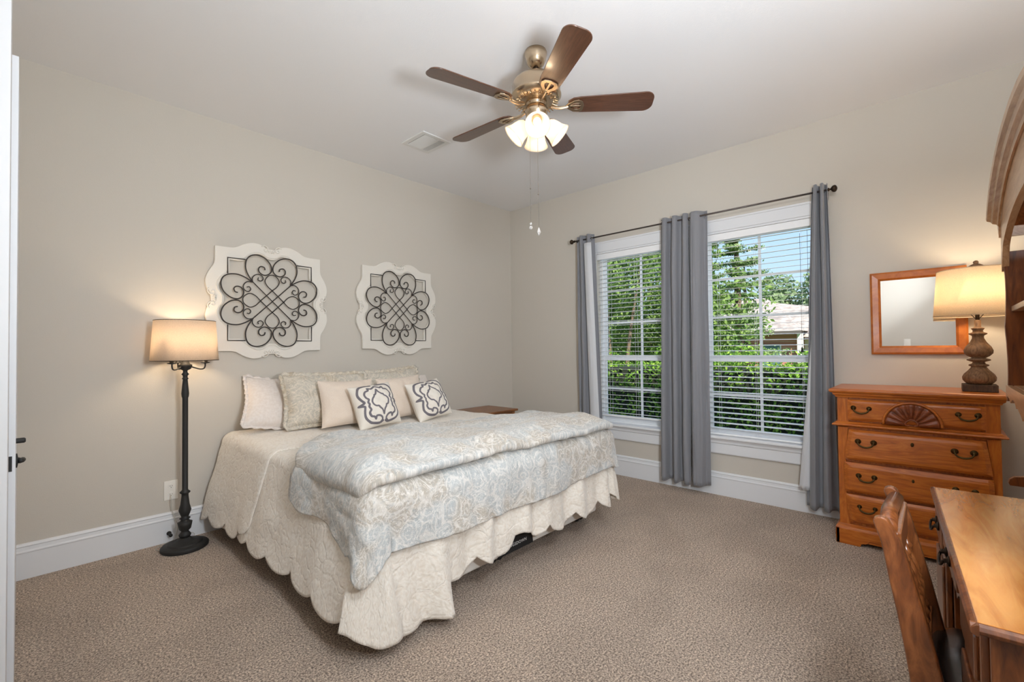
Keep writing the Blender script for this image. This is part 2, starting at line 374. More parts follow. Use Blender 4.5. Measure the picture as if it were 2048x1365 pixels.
# ================================================================== the room
XL, YF, H = -4.33, -4.50, 3.05
def struct(name, mb, m, parent=None, **k): return put(name, mb, m, parent, kind=None if parent else 'structure', **k)
struct('floor', MB().box(XL-.14, YF-.14, -.12, .14, .14, 0), M_carpet)
struct('ceiling', MB().box(XL-.14, YF-.14, H, .14, .14, H+.14), M_ceil)
struct('wall_back', MB().box(XL-.14, 0, 0, .14, .14, H), M_wall)
struct('wall_left', MB().box(XL-.14, YF, 0, XL, 0, H), M_wall)
struct('wall_front', MB().box(XL-.14, YF-.14, 0, .14, YF, H), M_wall)
WIN = [(-2.18, -1.26), (-3.28, -2.36)]; ZB, ZT = .52, 2.31
wr = MB()
wr.box(0, YF, 0, .14, 0, ZB); wr.box(0, YF, ZT, .14, 0, H)
for a, b in ((YF, -3.28), (-2.36, -2.18), (-1.26, 0)): wr.box(0, a, ZB, .14, b, ZT)
struct('wall_right', wr, M_wall)
# baseboards: flat board with a moulded cap
BP = [(0, 0), (.016, 0), (.016, .150), (.019, .153), (.019, .160), (.014, .166), (.012, .185), (.016, .190), (.010, .200), (0, .205)]
mb = MB().prism([(-u, v) for u, v in BP], 'x', XL, 0); struct('baseboard_back', mb, M_trim, bevel=.0015)
mb = MB(); mb.prism([(-u, v) for u, v in BP], 'x', 0, 1)
mb.v = [(y, YF+x*(0-YF), z) for x, y, z in mb.v]; struct('baseboard_right', mb, M_trim, bevel=.0015)
mb = MB(); mb.prism([(-u, v) for u, v in BP], 'x', 0, 1)
mb.v = [(XL-y, YF+x*(0-YF), z) for x, y, z in mb.v]; struct('baseboard_left', mb, M_trim)
mb = MB().prism([(u+YF, v) for u, v in BP], 'x', XL, 0); struct('baseboard_front', mb, M_trim)
# window casing and the stool / apron
t = MB()
t.box(-.018, -3.322, ZT+.018, 0, -1.14, ZT+.112); t.box(-.026, -3.328, ZT+.108, 0, -1.13, ZT+.125)
t.box(-.012, -3.318, ZT+.0, 0, -1.145, ZT+.018)
for a, b in ((-3.318, -3.28), (-2.36, -2.18), (-1.26, -1.16)): t.box(-.016, a, ZB, 0, b, ZT+.02)
struct('trim_1', t, M_trim, bevel=.003)
# stool moulding as a profile along y (u = out of wall, v = height)
SP = [(-.10, .525), (.058, .525), (.064, .517), (.064, .505), (.052, .498), (.040, .480), (.036, .462), (.026, .456), (.024, .375), (.020, .366), (0, .366), (0, .50), (-.10, .50)]
mb = MB(); mb.prism([(-u, v) for u, v in SP], 'x', 0, 1); mb.v = [(y, -3.335+x*2.21, z) for x, y, z in mb.v]
struct('trim_2', mb, M_trim, bevel=.0015)

def window(n, y0, y1):
    wdw = thing('window_%d' % n, None, None, (.08, (y0+y1)/2, ZB), kind='structure')
    f = MB()
    x0, x1 = .062, .125
    f.ring([(y0, ZB), (y1, ZB), (y1, ZT), (y0, ZT)], [(y0+.028, ZB+.02), (y1-.028, ZB+.02), (y1-.028, ZT-.022), (y0+.028, ZT-.022)], 'x', x0, x1)
    put('window_frame', f, M_vinyl, wdw, bevel=.003)
    zr = 1.185
    for nm, za, zb, xa, nr in (('upper_sash', zr, ZT-.02, .095, 3), ('lower_sash', ZB+.018, zr+.022, .075, 2)):
        s = MB(); a, b = y0+.022, y1-.022; fw = .040; fb = .045
        s.ring([(a, za), (b, za), (b, zb), (a, zb)], [(a+fw, za+fb), (b-fw, za+fb), (b-fw, zb-fb*.75), (a+fw, zb-fb*.75)], 'x', xa, xa+.022)
        so = put(nm, s, M_vinyl, wdw, bevel=.003)
        mu = MB(); gz0, gz1 = za+fb, zb-fb*.75; c = (a+b)/2
        mu.box(xa+.007, c-.011, gz0, xa+.017, c+.011, gz1)
        for k in range(1, nr): z = gz0+(gz1-gz0)*k/nr; mu.box(xa+.0065, a+fw, z-.011, xa+.0165, b-fw, z+.011)
        put('muntins', mu, M_vinyl, so)
        put('window_pane', MB().box(xa+.0105, a+fw, gz0, xa+.0125, b-fw, gz1), M_glass, so)
        if nm == 'lower_sash':
            for yy in (a+.2, b-.2):
                l = MB().box(xa-.012, yy-.03, zb-.004, xa+.012, yy+.03, zb+.008); l.box(xa-.016, yy-.01, zb+.004, xa-.002, yy+.02, zb+.014)
                put('sash_lock', l, M_vinyl, so, bevel=.002)
    return wdw
for i, (a, b) in enumerate(WIN): window(i+1, a, b)

# blinds
M_slat = mat('white_blind_slat', srgb(242, 243, 244), .5)
def blind(y0, y1, tilt, zbot, label):
    b = thing('window_blind', label, 'blind', (.030, (y0+y1)/2, ZT), group='white slatted blinds in the two windows')
    a, c = y0+.012, y1-.012; X = .028
    put('headrail', MB().box(X-.026, a, ZT-.045, X+.026, c, ZT-.002), M_slat, b, bevel=.002)
    put('valance', MB().box(X-.034, a-.006, ZT-.062, X-.028, c+.006, ZT-.002), M_slat, b, bevel=.002)
    s = MB(); z = ZT-.085; ca, sa = math.cos(tilt), math.sin(tilt); zs = []
    while z > zbot+.03: zs.append(z); z -= .0455
    for z in zs:
        M = Matrix.Translation((X, 0, z)) @ Matrix.Rotation(-tilt, 4, 'Y')
        s.box(-.022, a, -.0013, .022, c, .0013, M)
    put('slats', s, M_slat, b)
    put('bottom_rail', MB().box(X-.026, a, zbot, X+.026, c, zbot+.016), M_slat, b, bevel=.003)
    cords = MB()
    for yy in (a+.13, (a+c)/2+.02, c-.13):
        for dx in (-.027, .027): cords.tube([(X+dx, yy, ZT-.05), (X+dx, yy, zbot+.01)], .0009, 5)
    put('ladder_cords', cords, M_slat, b)
    return b
b1 = blind(*WIN[0], R(-4), .592, 'white slatted blind in the window nearer the room corner, bottom rail raised above the sill')
b2 = blind(*WIN[1], R(5), .528, 'white slatted blind in the window nearer the dresser, lowered to the sill')
for (y, zt, zb, B) in ((-3.14, 2.20, 1.30, b2), (-3.19, 2.22, 1.34, b2)):
    tb = MB().tube([(-.008, y, zt), (-.009, y, zb)], .0012, 5); tb.tube([(-.009, y, zb), (-.009, y, zb-.045)], [.003, .011], 10)
    put('lift_cord', tb, M_darkhole, B)
wd = MB().tube([(-.008, -1.335, 2.22), (-.008, -1.335, 1.45)], .0022, 6); put('tilt_wand', wd, M_plate, b1)

# curtain rod
XR = -.112; ZR = 2.470
r = thing('curtain_rod', 'thin dark metal curtain rod with round knob finials above both windows', 'curtain rod', (XR, -2.2, ZR))
put('rod', MB().tube([(XR, -1.06, ZR), (XR, -2.2, ZR), (XR, -3.345, ZR)], .0075, 12), M_rod, r, smooth=True)
for y, s in ((-1.06, 1), (-3.345, -1)):
    M = Matrix.Translation((XR, y, ZR)) @ Matrix.Rotation(R(-90*s), 4, 'X')
    put('finial', MB().lathe([(.004, 0), (.013, .002), (.013, .008), (.007, .012), (.007, .020), (.016, .024), (.024, .034), (.026, .042), (.022, .052), (.010, .058), (.001, .060)], 20, M), M_bronze, r, smooth=True)
for y in (-1.085, -2.296, -3.318):
    k = MB().box(XR-.004, y-.006, ZR-.016, 0, y+.006, ZR-.0085); k.box(-.006, y-.016, ZR-.05, -.0005, y+.016, ZR+.03); put('bracket', k, M_bronze, r, bevel=.002)

# curtains: pleated sheet hung from grommets.  path given at top and bottom, waves across
def curtain(label, top, bot, folds, amp_t, amp_b, zt, zb, phase=0, seed=1, lin=None, grom=()):
    c = thing('curtain', label, 'curtain', (XR, (top[0]+top[1])/2, zb), group='grey grommet curtains on one rod')
    nu, nv = 130, 60; P = []; uv = []
    for j in range(nv+1):
        v = j/nv; z = zt+(zb-zt)*v; row = []
        for i in range(nu+1):
            u = i/nu; e = v**.8
            y = (top[0]+(top[1]-top[0])*u)*(1-e)+(bot[0]+(bot[1]-bot[0])*u)*e
            a = amp_t*(1-e)+amp_b*e
            w = u+.05*nz(u*3+seed, v*1.3, seed)*min(1, v*3)
            x = XR+a*math.sin(2*PI*folds*w+phase)*(1+.35*nz(u*4, v*1.5, seed+7))+.012*nz(u*9, v*5, seed+3)*min(1, v*4)
            x = min(x, -.072)
            zz = z+(.006*math.sin(2*PI*folds*u+1)+.008*nz(u*5, seed)) * v
            row.append((x, y+.25*a*math.cos(4*PI*folds*w+phase)*.5, zz)); uv += [(u*.6, v*2.4)]
        P.append(row)
    mb = MB().grid(P); mb.uv = uv
    put('panel', mb, M_curt, c, smooth=True, solid=.003)
    for (u, side) in grom:
        i = int(u*nu); p = Vector(P[1][i]); y = p.y
        M = Matrix.Translation((p.x, y, ZR)) @ Matrix.Rotation(R(90), 4, 'Y') @ Matrix.Rotation(R(side), 4, 'X')
        g = MB(); n = 20; g.tube([M @ Vector((.020*math.cos(2*PI*k/n), .020*math.sin(2*PI*k/n), 0)) for k in range(n)], .0045, 6, True)
        put('grommet', g, M_chrome, c, smooth=True)
    if lin:
        l0, l1, l2, l3, z0, z1, xo = lin; P = []; uv = []
        for j in range(41):
            v = j/40; z = z0+(z1-z0)*v; row = []
            for i in range(25):
                u = i/24; a = l0+(l1-l0)*u; b = l2+(l3-l2)*u
                row.append((xo-.010*math.sin(u*PI)*1.5-.004*nz(u*4, v*6, 3), a*(1-v)+b*v, z+.01*nz(u*4, 1)*v)); uv.append((u*.3, v*2))
            P.append(row)
        mb = MB().grid(P); mb.uv = uv; put('lining', mb, M_lining, c, smooth=True, solid=.002)
    return c
curtain('narrow grey curtain panel gathered at the left end of the rod beside the room corner', (-1.085, -1.285), (-1.09, -1.36), 2.2, .030, .034, 2.515, .075, .3, 1, (-1.195, -1.285, -1.26, -1.375, 2.42, .09, -.140), grom=((.9, 25),))
curtain('wide grey curtain panel between the windows, its left half, hanging in tight folds', (-2.03, -2.30), (-1.985, -2.285), 2.8, .032, .048, 2.515, .08, 1.4, 2, grom=((.10, 20),))
curtain('grey curtain panel between the windows, its right half, broad smooth fold by the house view', (-2.30, -2.455), (-2.275, -2.445), .9, .036, .050, 2.515, .085, 2.6, 3, grom=((.86, 20),))
curtain('grey curtain panel at the right end of the rod, hanging beside the pine dresser', (-3.245, -3.345), (-3.165, -3.375), 2.4, .034, .040, 2.52, .075, .9, 4, (-3.238, -3.25, -3.115, -3.19, 1.6, .20, -.095))

# ceiling vent
vt = thing('ceiling_vent', 'white louvred air vent set in the ceiling near the bed wall', 'vent', (-1.905, -.815, H))
f = MB().ring([(-2.045, -.97), (-1.765, -.97), (-1.765, -.66), (-2.045, -.66)], [(-2.005, -.935), (-1.80, -.935), (-1.80, -.695), (-2.005, -.695)], 'z', H-.010, H)
put('vent_frame', f, M_vent, vt, bevel=.003)
put('vent_cavity', MB().box(-2.006, -.936, H-.003, -1.799, -.694, H-.0005), M_darkhole, vt)
s2 = MB()
for k in range(6): s2.box(-1.862+.011*k, -.935, H-.012, -1.8585+.011*k, -.695, H-.005)
s2.box(-1.874, -.935, H-.012, -1.862, -.695, H-.005)
s3 = MB()
for k in range(16):
    x = -1.998+k*.0082
    M = Matrix.Translation((x, -.815, H-.009)) @ Matrix.Rotation(R(35), 4, 'Y'); s3.box(-.0030, -.118, -.0008, .0030, .118, .0008, M)
put('louvres', s3, M_vent, vt); put('damper_bars', s2, M_vent, vt)

# outlet with the floor lamp's plug, light switch by the door, door stop
def plate(name, label, cat, c, ax, kind):
    t = thing(name, label, cat, c); x, y, z = c
    if ax == 'y':
        put('cover_plate', MB().box(x-.040, -.006, z-.066, x+.040, 0, z+.066), M_plate, t, bevel=.003)
        for dz in (.028, -.028):
            q = MB(); q.lathe([(.001, 0), (.0165, 0), (.0165, .003), (.001, .003)], 24, Matrix.Translation((x, -.006, z+dz)) @ Matrix.Rotation(R(90), 4, 'X'))
            so = put('socket', q, M_plate, t)
            sl = MB(); sl.box(x-.007, -.0095, z+dz-.001, x-.005, -.0088, z+dz+.007); sl.box(x+.005, -.0095, z+dz-.001, x+.007, -.0088, z+dz+.006); sl.box(x-.0022, -.0095, z+dz-.010, x+.0022, -.0088, z+dz-.006)
            put('socket_slots', sl, M_darkhole, so)
    else:
        put('cover_plate', MB().box(x, y-.036, z-.058, x+.006, y+.036, z+.058), M_plate, t, bevel=.003)
        put('rocker', MB().box(x+.006, y-.016, z-.032, x+.010, y+.016, z+.032), M_plate, t, bevel=.002)
    return t
plate('wall_outlet', 'white duplex wall outlet above the baseboard behind the floor lamp', 'outlet', (-3.492, 0, .352), 'y', 0)
plate('light_switch', 'white light switch reflected in the mirror, on the wall beside the door', 'light switch', (XL, -3.62, 1.33), 'x', 0)
ds = thing('door_stop', 'small black door stop sticking out of the baseboard by the floor lamp', 'door stop', (-3.505, -.016, .062))
Mx = Matrix.Translation((-3.505, -.016, .062)) @ Matrix.Rotation(R(90), 4, 'X')
put('stop_post', MB().lathe([(.014, 0), (.014, .004), (.007, .008), (.006, .045)], 16, Mx), M_black, ds, smooth=True)
put('bumper', MB().lathe([(.006, .045), (.011, .046), (.011, .060), (.006, .064), (.001, .065)], 16, Mx), M_black, ds, smooth=True)

# door leaf folded back along the left wall, seen edge-on, with its lever
d = thing('door_1', None, None, (-4.234, -1.0, 0), kind='structure')
dl = MB().box(-4.252, -1.40, .012, -4.216, -.52, 2.43); put('door_leaf', dl, M_trim, d, bevel=.002)
def lever(par, y, z):
    m = MB()
    M = Matrix.Translation((-4.216, y, z)) @ Matrix.Rotation(R(90), 4, 'Y')
    m.lathe([(.001, 0), (.027, 0), (.027, .004), (.012, .006), (.010, .012)], 20, M)
    m.tube(spline([(-4.206, y-.02, z), (-4.200, y-.008, z), (-4.198, y+.03, z-.003), (-4.202, y+.08, z-.012)], 5), [.009]*16, 10)
    return m
put('lever_handle', lever(d, -1.335, .90), M_black, d, smooth=True)
lt = MB().box(-4.249, -1.4015, .872, -4.225, -1.399, .928); lt.box(-4.243, -1.410, .89, -4.231, -1.40, .91); put('latch_plate', lt, M_black, d)
tb = MB().lathe([(.001, 0), (.010, 0), (.010, .022), (.006, .026)], 14, Matrix.Translation((-4.216, -1.335, .975)) @ Matrix.Rotation(R(90), 4, 'Y')); put('privacy_bolt', tb, M_black, d)
# tall casing beside the door, nearer the camera, running past the top of the view
struct('trim_3', MB().box(XL, -1.62, 0, -4.2335, -1.43, H), M_trim, bevel=.002)
# ================================================================== carved frames with scroll ironwork
def side_curve(h, hump, dip):
    # one side from corner to corner along +u at height h, with two humps and a carved middle
    pts = [(-h, h), (-h*.80, h), (-h*.66, h+.10*(hump-h)), (-h*.52, h+.62*(hump-h)), (-h*.40, h+.93*(hump-h)), (-h*.30, hump), (-h*.20, h+.88*(hump-h)), (-h*.12, h+.50*(dip-h)+.35*(hump-h)), (-h*.06, dip), (0, dip*.998)]
    L = [Vector((a, b, 0)) for a, b in pts]; L = [L[0]]+spline(L[1:], 4)
    full = [(p.x, p.y) for p in L]; return full+[(-a, b) for a, b in full[::-1][1:]]
def outline(h, hump, dip):
    s = side_curve(h, hump, dip)[:-1]; out = []
    for k in range(4):
        a = -k*PI/2; out += [(x*math.cos(a)-y*math.sin(a), x*math.sin(a)+y*math.cos(a)) for x, y in s]
    return out
def dist_paint():
    m = mat('chipped_white_paint', srgb(226, 221, 212), .7); N, L, B = nodes(m); v = coords(N, L)
    n = tex(N, L, v, Scale=22, Detail=6, Roughness=.75); n2 = tex(N, L, v, Scale=7, Detail=2)
    a = ramp(N, L, n.outputs['Fac'], [(.665, (0, 0, 0, 1)), (.69, (1, 1, 1, 1))]); b = ramp(N, L, n2.outputs['Fac'], [(.5, (0, 0, 0, 1)), (.6, (1, 1, 1, 1))])
    L.new(mix(N, L, mix(N, L, 1.0, a, b, 'MULTIPLY'), srgb(226, 221, 212), srgb(110, 98, 86)), B.inputs['Base Color'])
    bump(N, L, B, n.outputs['Fac'], .2, .004); return m
M_chip = dist_paint()
def rot4(pts, k, mir=False):
    a = -k*PI/2; o = []
    for x, y in pts:
        if mir: x = -x
        o.append((x*math.cos(a)-y*math.sin(a), x*math.sin(a)+y*math.cos(a)))
    return o
def art(cx, cz, label):
    t = thing('wall_art', label, 'wall art', (cx, 0, cz), group='square scrollwork panels above the bed')
    o = outline(.392, .452, .418); i = outline(.298, .368, .335)
    f = MB().ring([(cx+x, cz+y) for x, y in o], [(cx+x, cz+y) for x, y in i], 'y', -.034, -.006)
    put('carved_frame', f, M_chip, t, bevel=.004)
    g = MB()  # raised inner bead and the little carved crests at the middle of each side
    b2 = outline(.312, .382, .349)
    g.tube([(cx+x, -.035, cz+y) for x, y in b2], .0045, 6, True)
    for k in range(4):
        for m in (False, True):
            sp = [(.075, .432), (.052, .440), (.030, .425), (.030, .402), (.048, .396), (.056, .408), (.047, .416)]
            g.tube(spline([(cx+x, -.036, cz+y) for x, y in rot4(sp, k, m)], 4), .0042, 6)
            sp = [(.0, .385), (.008, .405), (.016, .388), (.022, .404)]
            g.tube(spline([(cx+x, -.036, cz+y) for x, y in rot4(sp, k, m)], 3), .005, 6)
    put('raised_carving', g, M_chip, t, smooth=True)
    U = .355/370
    A = [(-147, 148), (-182, 205), (-200, 262), (-192, 325), (-160, 362), (-110, 372), (-55, 352), (-14, 305), (-6, 255), (-30, 222), (-68, 214), (-98, 234), (-104, 262), (-88, 282), (-62, 276), (-56, 256)]
    C = [(-147, 148), (-150, 182), (-130, 208), (-100, 216), (-76, 202), (-70, 178), (-88, 162), (-108, 172), (-104, 190)]
    S = [(-200, 325), (-325, 325), (-325, 200)]
    Lp = [(-107, 0), (0, 90), (40, 128), (55, 170), (30, 210), (0, 220), (-30, 210), (-55, 170), (-40, 128), (0, 90)]
    w_ = MB(); yy = -.045; k_ = 0
    def T(p, dy=0): return (cx+p[0]*U, yy+dy, cz+p[1]*U)
    for k in range(4):
        for m in (False, True):
            w_.tube(spline([T(p) for p in rot4(A, k, m)], 5), .0046, 7)
            w_.tube(spline([T(p, .002) for p in rot4(C, k, m)], 5), .0038, 7)
        w_.tube([T(p, .003) for p in rot4(S, k)], .0042, 7)
    # interlaced band: four tear-drops joined by straight diagonals
    for k in range(4):
        tear = rot4([(0, 90), (40, 128), (55, 170), (30, 210), (0, 220), (-30, 210), (-55, 170), (-40, 128), (0, 90)], k)
        w_.tube(spline([T(p) for p in tear], 5), .0038, 7)
        p0 = rot4([(0, 90)], k)[0]; p1 = rot4([(0, 90)], k+1)[0]
        w_.tube([T(p0), T(p1)], .0038, 7)
    # long diagonals corner to corner
    for k in range(2): w_.tube([T(p, -.003) for p in rot4([(-147, 148), (147, -148)], k)], .0038, 7)
    put('scroll_ironwork', w_, M_iron, t, smooth=True)
    return t
art(-2.845, 1.705, 'square whitewashed carved frame with black iron scrollwork, nearer the floor lamp')
art(-1.665, 1.715, 'square whitewashed carved frame with black iron scrollwork, nearer the room corner')

# ================================================================== mirror
mr = thing('wall_mirror', 'orange wood framed rectangular mirror on the wall behind the table lamp', 'mirror', (0, -3.815, 1.54))
y0, y1, z0, z1 = -4.070, -3.572, 1.240, 1.822
sec = [(0, 0), (.020, 0), (.026, .012), (.022, .045), (.010, .058), (.004, .058)]
def miter(y0, y1, z0, z1, sec):
    vs = []; n = len(sec)
    for sy, sz in ((0, 0), (1, 0), (1, 1), (0, 1)):
        for x, wd_ in sec: vs.append((-x, (y1-wd_) if sy else (y0+wd_), (z1-wd_) if sz else (z0+wd_)))
    fs = []
    for c in range(4):
        for i in range(n-1): d_ = (c+1) % 4; fs.append((c*n+i, d_*n+i, d_*n+i+1, c*n+i+1))
    return MB().add(vs, fs)
put('mirror_frame', miter(y0, y1, z0, z1, sec), M_mirrw, mr)
put('mirror_glass', MB().box(-.006, y0+.05, z0+.05, -.003, y1-.05, z1-.05), M_mirror, mr)

# ================================================================== floor lamp
fx, fy = -3.452, -.205
fl = thing('floor_lamp', 'tall black candelabra floor lamp with a lit linen shade beside the bed', 'floor lamp', (fx, fy, 0))
put('base', MB().lathe([(.001, 0), (.128, 0), (.134, .006), (.134, .022), (.126, .030), (.100, .034), (.094, .042), (.060, .048), (.040, .060), (.030, .072)], 40, c=(fx, fy)), M_black, fl, smooth=True, bevel=.001)
pole = [(.024, .070), (.033, .080), (.035, .090), (.026, .104), (.020, .112), (.034, .128), (.038, .150), (.042, .172), (.028, .178), (.022, .190), (.032, .198), (.020, .206), (.026, .222), (.036, .252), (.026, .290), (.020, .345), (.020, .360), (.030, .368), (.030, .374), (.020, .382), (.017, .39), (.0165, 1.00), (.020, 1.01), (.022, 1.03), (.017, 1.09), (.014, 1.125), (.020, 1.130), (.014, 1.138), (.014, 1.150), (.022, 1.160), (.013, 1.172), (.013, 1.185), (.032, 1.196), (.038, 1.212), (.040, 1.222), (.026, 1.230), (.018, 1.255), (.010, 1.27), (.008, 1.46)]
put('pole', MB().lathe(pole, 24, c=(fx, fy)), M_black, fl, smooth=True)
for az in (R(-20), R(100), R(220)):
    ca, sa = math.cos(az), math.sin(az); P = lambda r_, z: (fx+r_*ca, fy+r_*sa, z)
    a = put('lamp_arm', MB().tube(spline([P(.03, 1.212), P(.06, 1.200), P(.085, 1.193), (P(.105, 1.197)), P(.112, 1.215), P(.112, 1.232)], 6), .0045, 8), M_black, fl, smooth=True)
    c_ = MB().lathe([(.004, 1.230), (.026, 1.234), (.028, 1.238), (.014, 1.240), (.016, 1.262), (.016, 1.290), (.010, 1.292)], 16, c=(fx+.112*ca, fy+.112*sa)); put('candle_cup', c_, M_black, a, smooth=True)
    b_ = MB().lathe([(.012, 1.29), (.020, 1.31), (.028, 1.345), (.024, 1.375), (.010, 1.392), (.001, 1.395)], 16, c=(fx+.112*ca, fy+.112*sa)); put('bulb', b_, M_bulb, a, smooth=True)
def shade(cx, cy, z0, r0, z1, r1): return MB().lathe([(r0, z0), (r0+(r1-r0)*.5, (z0+z1)/2), (r1, z1)], 64, c=(cx, cy), cap=False)
put('lamp_shade', shade(fx, fy, 1.252, .190, 1.520, .172), M_shade1, fl, smooth=True, solid=.002)
for z, r_ in ((1.253, .1905), (1.519, .1725)): put('shade_rim', MB().tube([(fx+r_*math.cos(2*PI*k/48), fy+r_*math.sin(2*PI*k/48), z) for k in range(48)], .0022, 6, True), M_bronze, fl)
rim = MB()
for k in range(3): rim.tube([(fx, fy, 1.46), (fx+.171*math.cos(k*2.094), fy+.171*math.sin(k*2.094), 1.517)], .0015, 5)
put('shade_spider', rim, M_bronze, fl)
cd = MB().tube(spline([(fx-.045, -.016, .322), (fx-.046, -.045, .30), (fx-.043, -.04, .24), (fx-.028, -.05, .17), (fx-.01, -.055, .11), (fx-.03, -.06, .03), (fx-.07, -.05, .012), (fx-.14, -.10, .006), (fx-.12, -.17, .006)], 8), .0022, 6)
cd.tube(spline([(fx+.02, -.10, .03), (fx+.05, -.07, .05), (fx+.085, -.06, .03), (fx+.07, -.09, .008)], 6), .002, 6)
put('power_cord', cd, M_cord, fl, smooth=True)
light('floor_lamp_light', 'POINT', (fx, fy, 1.40), 5.0, (1, .76, .50), .05)

# ================================================================== ceiling fan
FX, FY = -2.160, -2.228
fan = thing('ceiling_fan', 'five blade walnut and nickel ceiling fan with four lit glass shades', 'ceiling fan', (FX, FY, H))
c = (FX, FY)
put('canopy', MB().lathe([(.062, H), (.066, H-.012), (.066, H-.022), (.060, H-.040), (.058, H-.052), (.048, H-.078), (.030, H-.096), (.020, H-.100)], 40, c=c), M_nickel, fan, smooth=True)
put('downrod', MB().lathe([(.018, H-.095), (.018, H-.108), (.011, H-.110), (.011, 2.905), (.022, 2.90), (.022, 2.885)], 20, c=c), M_bronze, fan, smooth=True)
put('motor_housing', MB().lathe([(.020, 2.895), (.075, 2.892), (.115, 2.880), (.134, 2.862), (.141, 2.845), (.141, 2.795), (.146, 2.790), (.146, 2.782), (.138, 2.772), (.125, 2.755), (.095, 2.748), (.060, 2.745)], 56, c=c), M_nickel, fan, smooth=True)
vn = MB()
for k in range(30):
    M = Matrix.Translation((FX, FY, 0)) @ Matrix.Rotation(2*PI*k/30, 4, 'Z') @ Matrix.Translation((.104, 0, 2.748)) @ Matrix.Rotation(R(18), 4, 'Y')
    vn.box(-.026, -.0035, -.003, .026, .0035, .002, M)
put('housing_vents', vn, M_nickel, fan, bevel=.001)
put('light_kit', MB().lathe([(.060, 2.746), (.062, 2.735), (.056, 2.730), (.056, 2.715), (.064, 2.710), (.066, 2.690), (.062, 2.665), (.048, 2.650), (.030, 2.640), (.016, 2.620), (.010, 2.600), (.004, 2.596), (.001, 2.594)], 40, c=c), M_nickel, fan, smooth=True)
TH = R(164.9)
for k in range(5):
    a = TH+k*2*PI/5
    M = Matrix.Translation((FX, FY, 2.722)) @ Matrix.Rotation(a, 4, 'Z') @ Matrix.Rotation(R(-12), 4, 'X')
    pl = []; n = 10; w0, w1, r0, r1, cr_ = .060, .074, .185, .672, .052
    pl += [(r0, -w0*.55), (r0+.03, -w0*.9), (r0+.07, -w0)]
    pl += [(r1-cr_+cr_*math.sin(t), -w1+cr_-cr_*math.cos(t)) for t in [PI/2*i/n for i in range(n+1)]]
    pl += [(x, -y) for x, y in pl[::-1]]
    bl = MB().prism(pl, 'z', 0, .007)
    bo = put('blade', bl, M_blade, fan, bevel=.002); bo.matrix_local = Matrix.Translation((0, 0, 2.722-H)) @ Matrix.Rotation(a, 4, 'Z') @ Matrix.Rotation(R(-12), 4, 'X')
    me = bo.data; me.transform(Matrix.Translation(Vector((FX, FY, H))))   # back to blade-local coordinates
    ir = MB()
    ir.tube(spline([(.085, 0, -.002), (.12, 0, -.012), (.155, 0, -.012), (.185, 0, -.006)], 5), [.011]*16, 8, flat=.6)
    oo = [(.165, 0), (.185, -.022), (.215, -.042), (.245, -.048), (.268, -.036), (.276, 0), (.268, .036), (.245, .048), (.215, .042), (.185, .022)]
    ii = [(.192, 0), (.200, -.010), (.220, -.022), (.238, -.026), (.252, -.020), (.256, 0), (.252, .020), (.238, .026), (.220, .022), (.200, .010)]
    ir.ring(oo, ii, 'z', -.009, -.001)
    ir.box(.19, -.006, -.009, .262, .006, -.002)
    io = put('blade_arm', ir, M_nickel, bo, bevel=.002); io.data.transform(Matrix.Translation(ORG[bo.name]))
c0 = math.atan2(-3.9105-FY, -4.2032-FX)
for k in range(4):
    a = c0+k*PI/2+R(2)
    M = Matrix.Translation((FX, FY, 2.675)) @ Matrix.Rotation(a, 4, 'Z') @ Matrix.Rotation(R(133), 4, 'Y')
    arm = MB().tube([M @ Vector((0, 0, .045)), M @ Vector((0, 0, .075))], [.010, .016], 12)
    arm.lathe([(.010, .068), (.026, .072), (.028, .082), (.026, .092)], 24, M)
    ao = put('lamp_socket', arm, M_nickel, fan, smooth=True); M = M @ Matrix.Translation((0, 0, -.004))
    sh = MB().lathe([(.024, .084), (.034, .090), (.045, .106), (.051, .130), (.055, .156), (.065, .180), (.071, .192)], 40, M, cap=False)
    put('glass_shade', sh, M_frost, ao, smooth=True, solid=.003)
    bb = MB().lathe([(.010, .085), (.013, .098), (.019, .115), (.023, .132), (.019, .148), (.008, .155), (.001, .156)], 18, M)
    put('bulb', bb, M_bulb, ao, smooth=True)
    p = M @ Vector((0, 0, .168)); light('fan_bulb_light', 'POINT', p, 2.0, (1, .74, .47), .022)
for dx, zt, zb, nm in ((-.062, 2.60, 2.03, 0), (.008, 2.60, 2.015, 1)):
    x, y = FX+dx, FY-.0+.0*dx
    ch = MB().tube([(x, y, 2.66), (x, y, zb)], .0011, 6)
    ch.sphere((x, y, 2.225-.015*nm), .004, 8, 6, 1.6)
    co = put('pull_chain', ch, M_chain, fan)
    if nm: cr2 = MB().lathe([(.001, zb), (.006, zb-.010), (.012, zb-.030), (.006, zb-.042), (.001, zb-.048)], 6, c=(x, y))
    else:
        cr2 = MB().sphere((x, y, zb-.008), .007, 8, 6); cr2.sphere((x, y, zb-.030), .010, 6, 4, 1.1)
    put('crystal_drop', cr2, M_crystal, co)
# ================================================================== bed
BX0, BX1, BYH, BYF, BT = -3.12, -1.295, -.05, -2.08, .690
bed = thing('bed', 'king size bed with mattress and dotted box spring on a low metal frame', 'bed', ((BX0+BX1)/2, -1.06, 0))
def rbox(x0, y0, z0, x1, y1, z1, r=.05):
    n = 6; pl = []
    for cx, cy, a0 in ((x1-r, y1-r, 0), (x0+r, y1-r, 90), (x0+r, y0+r, 180), (x1-r, y0+r, 270)):
        pl += [(cx+r*math.cos(R(a0+90*i/n)), cy+r*math.sin(R(a0+90*i/n))) for i in range(n+1)]
    return MB().prism(pl, 'z', z0, z1)
put('box_spring', rbox(BX0+.01, BYF+.01, .115, BX1-.01, BYH, .41), M_tick, bed, bevel=.012)
put('mattress', rbox(BX0+.01, BYF+.01, .41, BX1-.01, BYH, BT-.016, .08), M_white, bed, bevel=.035, seg=4)
